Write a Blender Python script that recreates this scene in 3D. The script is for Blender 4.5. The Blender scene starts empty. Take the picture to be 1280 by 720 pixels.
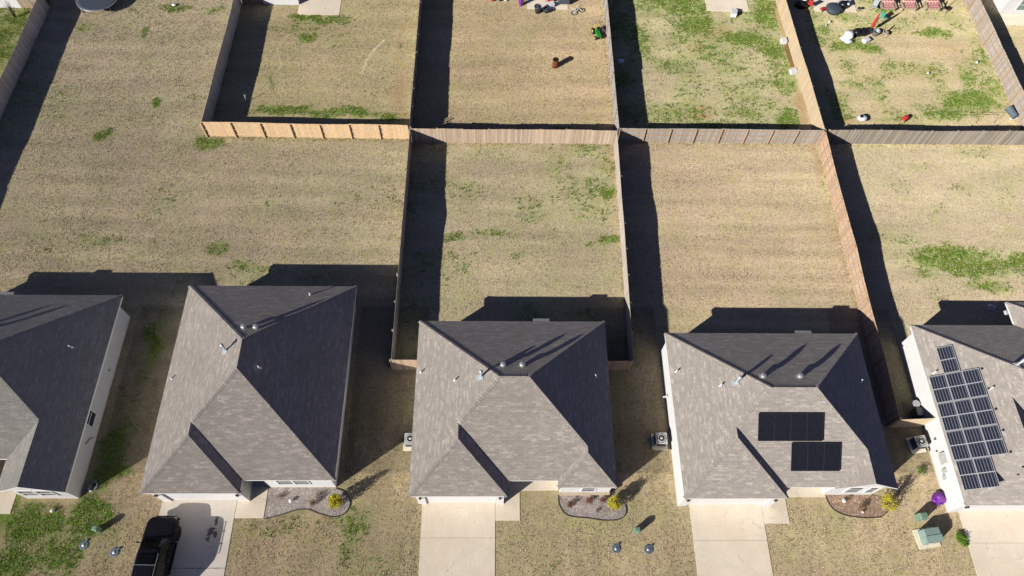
import bpy, bmesh, math, random
import numpy as np
from mathutils import Vector, Matrix
random.seed(7); RS = np.random.RandomState(11)
S = bpy.context.scene; COL = S.collection
R = math.radians
ZE, K, OV = 2.85, 0.64, 0.40            # eave height, roof pitch, eave overhang (m)

# ------------------------------------------------------------------ helpers
def tag(o, label=None, cat=None, group=None, kind=None):
    if label: o['label'] = label
    if cat: o['category'] = cat
    if group: o['group'] = group
    if kind: o['kind'] = kind
    return o

def thing(name, label, cat, loc=(0, 0, 0), rz=0.0, group=None):
    o = bpy.data.objects.new(name, None); COL.objects.link(o)
    o.location = loc; o.rotation_euler = (0, 0, rz); o.empty_display_size = .3
    return tag(o, label, cat, group)

class MB:
    def __init__(s): s.v, s.f, s.m, s.uv, s.sm = [], [], [], [], []
    def poly(s, pts, uv=None, m=0, smooth=False):
        i = len(s.v); s.v += [tuple(p) for p in pts]
        s.f.append(tuple(range(i, i+len(pts)))); s.m.append(m); s.uv.append(uv); s.sm.append(smooth)
        return s
    def box(s, c, d, rz=0.0, m=0, rx=0.0, ry=0.0):
        Mx = Matrix.Translation(c) @ Matrix.Rotation(rz, 4, 'Z') @ Matrix.Rotation(ry, 4, 'Y') @ Matrix.Rotation(rx, 4, 'X')
        i = len(s.v)
        for z in (-.5, .5):
            for x, y in ((-.5, -.5), (.5, -.5), (.5, .5), (-.5, .5)):
                s.v.append(tuple(Mx @ Vector((x*d[0], y*d[1], z*d[2]))))
        for q in ((3, 2, 1, 0), (4, 5, 6, 7), (0, 1, 5, 4), (1, 2, 6, 5), (2, 3, 7, 6), (3, 0, 4, 7)):
            s.f.append(tuple(i+k for k in q)); s.m.append(m); s.uv.append(None); s.sm.append(False)
        return s
    def bx(s, x0, x1, y0, y1, z0, z1, m=0):
        return s.box(((x0+x1)/2, (y0+y1)/2, (z0+z1)/2), (abs(x1-x0), abs(y1-y0), abs(z1-z0)), m=m)
    def ring(s, c, ax, r, n):
        ax = Vector(ax).normalized(); t = Vector((1, 0, 0)) if abs(ax.x) < .8 else Vector((0, 1, 0))
        a = ax.cross(t).normalized(); b = ax.cross(a)
        return [Vector(c)+a*r*math.cos(2*math.pi*k/n)+b*r*math.sin(2*math.pi*k/n) for k in range(n)]
    def tube(s, pts, rad, n=8, m=0, caps=True, smooth=True):
        pts = [Vector(p) for p in pts]; rad = rad if hasattr(rad, '__len__') else [rad]*len(pts)
        base = len(s.v)
        for k, p in enumerate(pts):
            d = pts[min(k+1, len(pts)-1)]-pts[max(k-1, 0)]
            s.v += [tuple(q) for q in s.ring(p, d, rad[k], n)]
        for k in range(len(pts)-1):
            for j in range(n):
                a = base+k*n+j; b = base+k*n+(j+1) % n
                s.f.append((a, b, b+n, a+n)); s.m.append(m); s.uv.append(None); s.sm.append(smooth)
        if caps:
            s.f.append(tuple(base+j for j in reversed(range(n)))); s.m.append(m); s.uv.append(None); s.sm.append(False)
            s.f.append(tuple(base+(len(pts)-1)*n+j for j in range(n))); s.m.append(m); s.uv.append(None); s.sm.append(False)
        return s
    def lathe(s, prof, c=(0, 0, 0), n=20, m=0, smooth=True, ax='z'):
        base = len(s.v)
        for r, z in prof:
            for j in range(n):
                a = 2*math.pi*j/n; x, y = r*math.cos(a), r*math.sin(a)
                p = (x, y, z) if ax == 'z' else (z, x, y) if ax == 'x' else (x, z, y)
                s.v.append((c[0]+p[0], c[1]+p[1], c[2]+p[2]))
        for k in range(len(prof)-1):
            for j in range(n):
                a = base+k*n+j; b = base+k*n+(j+1) % n
                s.f.append((a, b, b+n, a+n)); s.m.append(m); s.uv.append(None); s.sm.append(smooth)
        for k, rev in ((0, True), (len(prof)-1, False)):
            if prof[k][0] > 1e-4:
                q = [base+k*n+j for j in range(n)]
                s.f.append(tuple(reversed(q) if rev else q)); s.m.append(m); s.uv.append(None); s.sm.append(False)
        return s
    def blob(s, c, r, n=10, jit=0.0, m=0, rnd=None):
        rnd = rnd or random; base = len(s.v); rows = max(4, n//2)
        s.v.append((c[0], c[1], c[2]-r[2]))
        for i in range(1, rows):
            t = -math.pi/2+math.pi*i/rows
            for j in range(n):
                a = 2*math.pi*j/n; q = 1+rnd.uniform(-jit, jit)
                s.v.append((c[0]+r[0]*q*math.cos(t)*math.cos(a), c[1]+r[1]*q*math.cos(t)*math.sin(a), c[2]+r[2]*q*math.sin(t)))
        s.v.append((c[0], c[1], c[2]+r[2])); top = len(s.v)-1
        def F(*q): s.f.append(q); s.m.append(m); s.uv.append(None); s.sm.append(True)
        for j in range(n):
            F(base, base+1+(j+1) % n, base+1+j)
            F(top, base+1+(rows-2)*n+j, base+1+(rows-2)*n+(j+1) % n)
        for i in range(rows-2):
            for j in range(n):
                a = base+1+i*n+j; b = base+1+i*n+(j+1) % n
                F(a, b, b+n, a+n)
        return s
    def build(s, name, mats, parent=None, world=True, bevel=0.0):
        me = bpy.data.meshes.new(name)
        off = Vector(parent['_o']) if (parent is not None and world and '_o' in parent) else Vector((0, 0, 0))
        if parent is not None and world and '_o' not in parent:
            p = parent; off = Vector((0, 0, 0))
            while p is not None: off = off+p.location; p = p.parent
        V = [tuple(Vector(v)-off) for v in s.v]
        me.from_pydata(V, [], s.f)
        mats = mats if isinstance(mats, (list, tuple)) else [mats]
        for m_ in mats: me.materials.append(m_)
        me.polygons.foreach_set('material_index', s.m); me.polygons.foreach_set('use_smooth', s.sm)
        me.update()
        ul = me.uv_layers.new(name='UVMap').data
        for p in me.polygons:
            uv = s.uv[p.index]; nn = p.normal
            for k, li in enumerate(p.loop_indices):
                if uv: ul[li].uv = uv[k]
                else:
                    x, y, z = s.v[me.loops[li].vertex_index]
                    ul[li].uv = (x, y) if abs(nn.z) > .7 else (y, z) if abs(nn.x) > abs(nn.y) else (x, z)
        o = bpy.data.objects.new(name, me); COL.objects.link(o)
        if parent is not None: o.parent = parent
        if bevel:
            b = o.modifiers.new('bevel', 'BEVEL'); b.width = bevel; b.segments = 2; b.limit_method = 'ANGLE'
        return o

def copy_tree(o, parent=None):
    c = o.copy(); COL.objects.link(c)
    if parent is not None: c.parent = parent
    for ch in o.children: copy_tree(ch, c)
    return c

# ------------------------------------------------------------------ materials
class NT:
    def __init__(s, name):
        s.mat = bpy.data.materials.new(name); s.mat.use_nodes = True
        s.t = s.mat.node_tree; s.n = s.t.nodes; s.b = s.n['Principled BSDF']
    def N(s, typ, **kw):
        n = s.n.new(typ)
        for k, v in kw.items():
            if k.startswith('_'): setattr(n, k[1:], v)
            else: n.inputs[k.replace('__', ' ')].default_value = v
        return n
    def L(s, a, b): s.t.links.new(a, b)
    def noise(s, vec, scale, detail=3, rough=.6):
        n = s.N('ShaderNodeTexNoise', Scale=scale, Detail=detail, Roughness=rough)
        if vec is not None: s.L(vec, n.inputs['Vector'])
        return n.outputs['Fac']
    def maprange(s, v, a, b, c, d):
        n = s.N('ShaderNodeMapRange'); s.L(v, n.inputs['Value'])
        for k, x in zip(('From Min', 'From Max', 'To Min', 'To Max'), (a, b, c, d)): n.inputs[k].default_value = x
        return n.outputs['Result']
    def mix(s, fac, a, b, mode='MIX'):
        n = s.n.new('ShaderNodeMix'); n.data_type = 'RGBA'; n.blend_type = mode; n.clamp_factor = True
        for sock, x in ((n.inputs[0], fac), (n.inputs[6], a), (n.inputs[7], b)):
            if hasattr(x, 'links') or isinstance(x, bpy.types.NodeSocket): s.L(x, sock)
            else: sock.default_value = x if not isinstance(x, (tuple, list)) else (*x, 1)[:4]
        return n.outputs[2]
    def math(s, op, a, b=0.0):
        n = s.n.new('ShaderNodeMath'); n.operation = op
        for sock, x in ((n.inputs[0], a), (n.inputs[1], b)):
            if isinstance(x, bpy.types.NodeSocket): s.L(x, sock)
            else: sock.default_value = x
        return n.outputs[0]
    def scalevec(s, vec, sc):
        n = s.N('ShaderNodeMapping'); n.inputs['Scale'].default_value = sc; s.L(vec, n.inputs['Vector']); return n.outputs['Vector']
    def coord(s, which='Object'): return s.N('ShaderNodeTexCoord').outputs[which]
    def worldpos(s): return s.N('ShaderNodeNewGeometry').outputs['Position']
    def bump(s, h, dist=.02, strength=.5):
        n = s.N('ShaderNodeBump', Strength=strength, Distance=dist); s.L(h, n.inputs['Height']); s.L(n.outputs['Normal'], s.b.inputs['Normal'])
    def done(s, col, rough=.85, metal=0.0, spec=.3, dr=0.0):
        if isinstance(col, bpy.types.NodeSocket): s.L(col, s.b.inputs['Base Color'])
        else: s.b.inputs['Base Color'].default_value = (*col, 1)
        s.b.inputs['Roughness'].default_value = rough; s.b.inputs['Metallic'].default_value = metal
        s.b.inputs['Specular IOR Level'].default_value = spec
        if 'Diffuse Roughness' in s.b.inputs: s.b.inputs['Diffuse Roughness'].default_value = dr
        return s.mat

_cache = {}
def plain(name, c, rough=.6, metal=0.0, var=.18, scale=6.0, spec=.4):
    if name in _cache: return _cache[name]
    t = NT(name); p = t.worldpos()
    n = t.noise(p, scale, 5, .65)
    f = t.maprange(n, .3, .7, 1-var, 1+var*.5)
    g = t.N('ShaderNodeCombineColor')
    for i in range(3): t.L(f, g.inputs[i])
    col = t.mix(1.0, c, g.outputs[0], 'MULTIPLY')
    t.bump(n, .01, .25)
    _cache[name] = t.done(col, rough, metal, spec); return _cache[name]

def shingle(name, dark, mid, light):
    t = NT(name); uv = t.coord('UV')
    br = t.N('ShaderNodeTexBrick', Scale=1.0)
    br.offset = .37; br.inputs['Brick Width'].default_value = .34; br.inputs['Row Height'].default_value = .145
    br.inputs['Mortar Size'].default_value = .012; br.inputs['Mortar Smooth'].default_value = .3; br.inputs['Bias'].default_value = 0
    br.inputs['Color1'].default_value = (*dark, 1); br.inputs['Color2'].default_value = (*mid, 1)
    br.inputs['Mortar'].default_value = (*[x*.80 for x in dark], 1); t.L(uv, br.inputs['Vector'])
    b2 = t.N('ShaderNodeTexBrick', Scale=1.0); b2.offset = .43
    b2.inputs['Brick Width'].default_value = .47; b2.inputs['Row Height'].default_value = .145
    b2.inputs['Mortar Size'].default_value = 0; b2.inputs['Color1'].default_value = (0, 0, 0, 1); b2.inputs['Color2'].default_value = (1, 1, 1, 1); t.L(uv, b2.inputs['Vector'])
    wob = t.noise(t.scalevec(uv, (3.0, 6.9, 1)), 1.0, 2, .6)
    sel = t.math('MULTIPLY', t.math('POWER', t.maprange(b2.outputs['Color'], .25, 1.0, 0, 1), 1.7), t.maprange(wob, .38, .62, .1, .95))
    st = t.noise(t.scalevec(uv, (2.0, 8.0, 1)), 1.0, 3, .6)
    big = t.noise(uv, .35, 3, .5)
    c = t.mix(sel, br.outputs['Color'], light)
    k = t.math('MULTIPLY', t.maprange(st, .25, .75, .90, 1.09), t.maprange(big, .3, .7, .96, 1.04))
    g = t.N('ShaderNodeCombineColor')
    for i in range(3): t.L(k, g.inputs[i])
    c = t.mix(1.0, c, g.outputs[0], 'MULTIPLY')
    sp = t.noise(uv, 28, 2, .7)
    h = t.math('ADD', t.math('MULTIPLY', br.outputs['Fac'], -.7), t.math('ADD', t.math('MULTIPLY', sp, .5), t.math('MULTIPLY', sel, .35)))
    t.bump(h, .02, .38)
    return t.done(c, .95, 0, .15, 1.0)

def siding(name, c):
    t = NT(name); p = t.worldpos(); sx = t.N('ShaderNodeSeparateXYZ'); t.L(p, sx.inputs[0])
    fr = t.math('FRACT', t.math('DIVIDE', sx.outputs['Z'], .17))
    n = t.noise(p, 2.0, 4, .6)
    line = t.maprange(fr, 0, .1, .72, 1.0)
    g = t.N('ShaderNodeCombineColor'); k = t.math('MULTIPLY', line, t.maprange(n, .3, .7, .95, 1.02))
    for i in range(3): t.L(k, g.inputs[i])
    t.bump(fr, .015, .5)
    return t.done(t.mix(1.0, c, g.outputs[0], 'MULTIPLY'), .6, 0, .3)

def wood(name, c, var=.35, grey=None):
    t = NT(name); uv = t.coord('UV'); p = t.worldpos()
    s = t.N('ShaderNodeSeparateXYZ'); t.L(uv, s.inputs[0])
    idx = t.math('FLOOR', t.math('DIVIDE', s.outputs['X'], .146))
    w = t.N('ShaderNodeTexWhiteNoise'); w.noise_dimensions = '1D'; t.L(idx, w.inputs['W'])
    gr = t.noise(t.scalevec(uv, (9, .8, 1)), 1.0, 4, .7)
    bl = t.noise(p, .6, 3, .6)
    k = t.math('MULTIPLY', t.maprange(w.outputs['Value'], 0, 1, 1-var, 1+var*.6), t.maprange(gr, .25, .75, .82, 1.12))
    g = t.N('ShaderNodeCombineColor')
    for i in range(3): t.L(k, g.inputs[i])
    c2 = grey or tuple(x*.8 for x in c)
    base = t.mix(t.maprange(bl, .4, .65, 0, .6), c, c2)
    t.bump(gr, .006, .4)
    return t.done(t.mix(1.0, base, g.outputs[0], 'MULTIPLY'), .85, 0, .2, .6)

def concrete(name, c, stain=False):
    t = NT(name); p = t.worldpos()
    a = t.noise(p, .55, 5, .6); b = t.noise(p, 9, 4, .7); sc = t.noise(t.scalevec(p, (7, .6, 1)), 1, 3, .6)
    k = t.math('MULTIPLY', t.math('MULTIPLY', t.maprange(a, .3, .7, .91, 1.06), t.maprange(b, .3, .7, .94, 1.06)), t.maprange(sc, .3, .7, .97, 1.02))
    g = t.N('ShaderNodeCombineColor')
    for i in range(3): t.L(k, g.inputs[i])
    col = t.mix(1.0, c, g.outputs[0], 'MULTIPLY')
    warm = t.mix(t.maprange(t.noise(p, .3, 3), .45, .7, 0, .35), col, tuple(x*y for x, y in zip(c, (.98, .86, .74))))
    if stain:
        at = t.N('ShaderNodeAttribute'); at.attribute_name = 'stain'
        m_ = t.maprange(t.math('ADD', at.outputs['Fac'], t.maprange(t.noise(p, 7, 4, .7), .3, .7, -.45, .45)), .42, .6, 0, .85)
        warm = t.mix(m_, warm, (.05, .048, .05))
    cr = t.N('ShaderNodeTexVoronoi', Scale=.33); cr.feature = 'DISTANCE_TO_EDGE'
    wv = t.N('ShaderNodeVectorMath'); wv.operation = 'ADD'; t.L(p, wv.inputs[0]); nz = t.N('ShaderNodeTexNoise', Scale=1.6, Detail=4.0); t.L(p, nz.inputs['Vector']); t.L(nz.outputs['Color'], wv.inputs[1]); t.L(wv.outputs[0], cr.inputs['Vector'])
    warm = t.mix(t.math('MULTIPLY', t.maprange(cr.outputs['Distance'], 0, .012, .30, 0), t.maprange(a, .48, .56, 0, 1)), warm, (.30, .24, .17))
    warm = t.mix(t.maprange(t.noise(p, 1.7, 5, .7), .58, .74, 0, .22), warm, (.48, .40, .30))
    t.bump(b, .004, .3)
    return t.done(warm, .85, 0, .25, .4)

def grass_mat(name, tuft=False):
    t = NT(name); p = t.worldpos()
    ti = t.N('ShaderNodeAttribute'); ti.attribute_name = 'tint'
    gA = t.N('ShaderNodeAttribute'); gA.attribute_name = 'mask'
    sep = t.N('ShaderNodeSeparateColor'); t.L(gA.outputs['Color'], sep.inputs[0])
    if tuft:
        col = ti.outputs['Color']
        return t.done(col, .9, 0, .1, .6)
    n1 = t.noise(p, .22, 4, .6); n2 = t.noise(p, 1.3, 5, .65); n3 = t.noise(p, 5.5, 4, .7); n4 = t.noise(p, 16, 3, .75)
    k = t.math('MULTIPLY', t.math('MULTIPLY', t.maprange(n1, .3, .7, .95, 1.05), t.maprange(n2, .3, .7, .88, 1.10)),
               t.math('MULTIPLY', t.maprange(n3, .30, .66, .78, 1.14), t.maprange(n4, .28, .66, .72, 1.18)))
    g = t.N('ShaderNodeCombineColor')
    for i in range(3): t.L(k, g.inputs[i])
    # olive wash in soft patches, then bright weeds, then bare soil
    ol = t.maprange(t.math('ADD', n2, t.math('MULTIPLY', t.noise(p, .5, 4, .65), .8)), .86, 1.12, 0, .55)
    base = t.mix(ol, ti.outputs['Color'], t.mix(1.0, ti.outputs['Color'], (.74, .86, .52), 'MULTIPLY'))
    gn = t.math('ADD', t.math('MULTIPLY', n3, .55), t.math('MULTIPLY', t.noise(p, 2.4, 6, .7), .75))
    gm = t.maprange(t.math('ADD', gn, t.math('MULTIPLY', sep.outputs['Red'], .66)), .80, 1.10, 0, .95)
    gm = t.math('MULTIPLY', gm, t.maprange(sep.outputs['Red'], 0.0, .12, 0, 1))
    base = t.mix(gm, base, t.mix(t.maprange(n3, .35, .65, 0, 1), (.17, .31, .04), (.36, .45, .095)))
    dm = t.maprange(t.math('ADD', n2, sep.outputs['Green']), .72, 1.15, 0, .9)
    base = t.mix(dm, base, t.mix(t.maprange(n4, .3, .7, 0, 1), (.50, .31, .155), (.58, .40, .235)))
    sm = t.maprange(t.math('ADD', t.math('MULTIPLY', n3, .5), sep.outputs['Blue']), .65, .95, 0, .9)
    base = t.mix(sm, base, (.95, .82, .58))
    col = t.mix(1.0, base, g.outputs[0], 'MULTIPLY')
    spk = t.noise(t.scalevec(p, (1.0, 1.35, 1)), 6.3, 3, .75)
    col = t.mix(t.maprange(spk, .30, .42, .22, 0), col, (.20, .15, .075))
    hv = t.noise(p, 3.3, 6, .75)
    col = t.mix(t.maprange(hv, .50, .68, 0, .55), col, t.mix(1.0, col, (1.16, 1.14, 1.12), 'MULTIPLY'))
    col = t.mix(t.maprange(hv, .50, .32, 0, .6), col, t.mix(1.0, col, (.74, .76, .62), 'MULTIPLY'))
    pk = t.maprange(t.noise(p, .9, 5, .7), .5, .72, 0, .2)
    col = t.mix(pk, col, t.mix(1.0, col, (1.08, .93, .90), 'MULTIPLY'))
    h = t.math('ADD', t.math('ADD', t.math('MULTIPLY', n3, .35), t.math('MULTIPLY', n4, .45)), t.math('MULTIPLY', n2, .35))
    t.bump(h, .055, .6)
    return t.done(col, .95, 0, .1, 1.0)

def gravel(name, a, b, c):
    t = NT(name); p = t.worldpos()
    v = t.N('ShaderNodeTexVoronoi', Scale=11.0); t.L(p, v.inputs['Vector'])
    s = t.N('ShaderNodeSeparateColor'); t.L(v.outputs['Color'], s.inputs[0])
    col = t.mix(s.outputs[0], a, b); col = t.mix(t.maprange(s.outputs[1], .7, 1, 0, 1), col, c)
    k = t.maprange(t.noise(p, 1.2, 4), .3, .7, .75, 1.15); g = t.N('ShaderNodeCombineColor')
    for i in range(3): t.L(k, g.inputs[i])
    t.bump(t.math('MULTIPLY', v.outputs['Distance'], -1), .02, .6)
    return t.done(t.mix(1.0, col, g.outputs[0], 'MULTIPLY'), .9, 0, .2)

def panel_mat(name, cell, line, nx, ny, gap):
    t = NT(name); uv = t.coord('UV')
    b = t.N('ShaderNodeTexBrick', Scale=1.0); b.offset = 0; b.inputs['Brick Width'].default_value = nx; b.inputs['Row Height'].default_value = ny
    b.inputs['Mortar Size'].default_value = gap; b.inputs['Mortar Smooth'].default_value = .2
    b.inputs['Color1'].default_value = (*cell, 1); b.inputs['Color2'].default_value = (*[x*1.4 for x in cell], 1); b.inputs['Mortar'].default_value = (*line, 1)
    t.L(uv, b.inputs['Vector'])
    n = t.noise(uv, 9, 3); k = t.maprange(n, .3, .7, .85, 1.15); g = t.N('ShaderNodeCombineColor')
    for i in range(3): t.L(k, g.inputs[i])
    return t.done(t.mix(1.0, b.outputs['Color'], g.outputs[0], 'MULTIPLY'), .25, 0, .45)

def chevron(name):
    t = NT(name); uv = t.coord('UV'); s = t.N('ShaderNodeSeparateXYZ'); t.L(uv, s.inputs[0])
    zz = t.math('ABSOLUTE', t.math('SUBTRACT', t.math('FRACT', t.math('DIVIDE', s.outputs['X'], .3)), .5))
    w = t.math('FRACT', t.math('ADD', t.math('DIVIDE', s.outputs['Y'], .26), t.math('MULTIPLY', zz, 1.1)))
    return t.done(t.mix(t.math('GREATER_THAN', w, .5), (.62, .06, .06), (.82, .74, .66)), .85)

def leafmat(name, a, b):
    t = NT(name); p = t.worldpos(); n = t.noise(p, 7, 3, .7)
    c = t.mix(t.maprange(n, .35, .65, 0, 1), a, b)
    m = t.done(c, .7, 0, .25)
    t.b.inputs['Subsurface Weight'].default_value = 0.0
    return m

M = {}
M['roof'] = shingle('grey_brown_shingle', (.425, .38, .335), (.485, .435, .385), (.645, .585, .52))
M['roof_pale'] = shingle('grey_green_shingle', (.42, .395, .345), (.48, .455, .40), (.61, .575, .51))
M['white'] = plain('white_paint', (.90, .89, .87), .5, 0, .04)
M['siding'] = siding('white_lap_siding', (.90, .89, .87))
M['siding_grey'] = siding('light_grey_siding', (.70, .69, .68))
M['ledge'] = plain('tan_stone_ledge', (.66, .53, .38), .8, 0, .25, 12)
M['cream'] = plain('cream_trim', (.74, .66, .52), .6, 0, .08)
M['door'] = plain('dark_door_paint', (.10, .08, .07), .4, 0, .1)
M['glass'] = plain('window_glass', (.035, .045, .05), .12, 0, .1, 2, .45)
M['glass_green'] = plain('greenish_window_glass', (.20, .30, .27), .15, 0, .1, 2, .6)
M['galv'] = plain('galvanised_metal', (.52, .53, .54), .45, .45, .2, 14)
M['galv_pale'] = plain('pale_metal', (.62, .68, .70), .4, .3, .15, 14)
M['eavebox'] = plain('dull_grey_metal', (.24, .24, .25), .6, .1, .15)
M['pvc'] = plain('white_pipe', (.78, .78, .77), .5, 0, .06)
M['black'] = plain('black_plastic', (.018, .018, .02), .5, 0, .2)
M['grey_plastic'] = plain('slate_grey_plastic', (.085, .105, .13), .5, 0, .2)
M['edging'] = plain('black_edging', (.055, .048, .04), .7, 0, .2)
M['conc'] = concrete('pale_concrete', (.97, .85, .67))
M['conc_stain'] = concrete('pale_concrete_with_oil_spots', (.86, .78, .66), True)
M['joint'] = plain('concrete_joint', (.34, .27, .19), .9)
M['grass'] = grass_mat('dormant_lawn')
M['tuft'] = grass_mat('lawn_tufts', True)
M['gravel'] = gravel('grey_river_gravel', (.34, .285, .25), (.48, .415, .37), (.62, .56, .51))
M['mulch'] = gravel('reddish_mulch_gravel', (.36, .22, .14), (.55, .38, .26), (.68, .55, .43))
M['acbox'] = plain('ac_grey', (.64, .63, .60), .5, .1, .15, 10)
M['acdark'] = plain('ac_dark_fins', (.17, .175, .18), .55, .3, .25, 20)
M['util'] = plain('utility_green', (.22, .34, .25), .5, 0, .15, 5)
M['util_pale'] = plain('faded_utility_green', (.30, .42, .37), .5, 0, .18, 4)
M['lid'] = plain('blue_grey_lid', (.16, .21, .26), .6, .1, .3, 9)
M['rust'] = plain('rusty_steel', (.29, .085, .035), .85, .1, .35, 9)
M['soot'] = plain('soot', (.012, .01, .01), .95)
M['carpaint'] = plain('black_car_paint', (.012, .012, .016), .32, 0, .15, 3, .16)
M['carglass'] = plain('dark_car_glass', (.005, .006, .007), .10, 0, .05, 2, .16)
M['tyre'] = plain('tyre_rubber', (.014, .014, .015), .8)
M['rim'] = plain('grey_wheel_rim', (.10, .10, .11), .35, .7, .1)
M['chrome'] = plain('dull_silver_trim', (.60, .60, .58), .3, .8, .1)
M['amber'] = plain('clear_lamp_lens', (.65, .60, .48), .2, 0, .1)
M['cell_black'] = panel_mat('black_solar_cells', (.014, .015, .021), (.034, .035, .042), .18, .18, .006)
M['cell_blue'] = panel_mat('striped_solar_cells', (.022, .026, .042), (.20, .21, .24), .178, .95, .022)
M['alu'] = plain('aluminium_frame', (.72, .72, .72), .35, .3, .06)
M['blackframe'] = plain('black_frame', (.055, .055, .06), .4)
M['yellow_leaf'] = leafmat('yellow_green_leaf', (.42, .40, .025), (.78, .66, .045))
M['green_leaf'] = leafmat('bright_green_leaf', (.12, .26, .025), (.22, .38, .05))
M['weed'] = leafmat('lawn_weed_leaf', (.09, .19, .025), (.20, .31, .05))
M['red_leaf'] = leafmat('red_brown_leaf', (.20, .065, .04), (.30, .12, .07))
M['dry_leaf'] = leafmat('dry_brown_leaf', (.25, .16, .08), (.36, .25, .14))
M['twig'] = plain('brown_twig', (.16, .11, .07), .9)
M['purple'] = plain('purple_plastic', (.26, .05, .42), .35, 0, .25, 8)
M['red'] = plain('red_cloth', (.66, .05, .045), .6, 0, .12)
M['green_toy'] = plain('bright_green_plastic', (.02, .33, .04), .35, 0, .12)
M['yellow_toy'] = plain('pale_yellow_plastic', (.72, .62, .20), .45, 0, .1)
M['teal'] = plain('teal_plastic', (.10, .48, .38), .4, 0, .1)
M['sheet'] = plain('white_plastic_sheet', (.94, .94, .95), .4, 0, .08)
M['blackbag'] = plain('black_bag', (.016, .016, .02), .3, 0, .3, 14)
M['tramp'] = plain('trampoline_mesh', (.032, .030, .038), .9, 0, .2, 10, .05)
M['lumber'] = plain('pale_lumber', (.55, .43, .28), .8, 0, .2)
M['chev'] = chevron('red_white_chevron_fabric')
M['water'] = plain('muddy_water', (.33, .22, .075), .12, 0, .15, 1, .5)
M['w_cedar'] = wood('new_cedar', (.94, .67, .39), .12, (.90, .70, .46))
M['w_fade'] = wood('faded_pinkish_pickets', (.66, .50, .36), .22, (.62, .53, .43))
M['w_grey'] = wood('weathered_grey_pickets', (.46, .40, .34), .20, (.45, .41, .37))
M['w_grey2'] = wood('grey_tan_pickets', (.37, .31, .245), .30, (.33, .30, .26))
M['w_dark'] = wood('dark_weathered_pickets', (.30, .25, .215), .25)
M['w_pale'] = wood('pale_tan_pickets', (.60, .465, .29), .10, (.52, .43, .31))
M['w_orange'] = wood('orange_brown_pickets', (.56, .38, .25), .22, (.53, .41, .30))
M['w_bleach'] = wood('bleached_grey_tan_pickets', (.53, .46, .38), .15)
M['w_shade'] = wood('silver_grey_pickets', (.66, .615, .57), .22, (.58, .53, .48))
M['w_rail'] = wood('orange_rail', (.54, .38, .24), .15)
M['w_post'] = wood('brown_post', (.40, .22, .10), .15)

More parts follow.
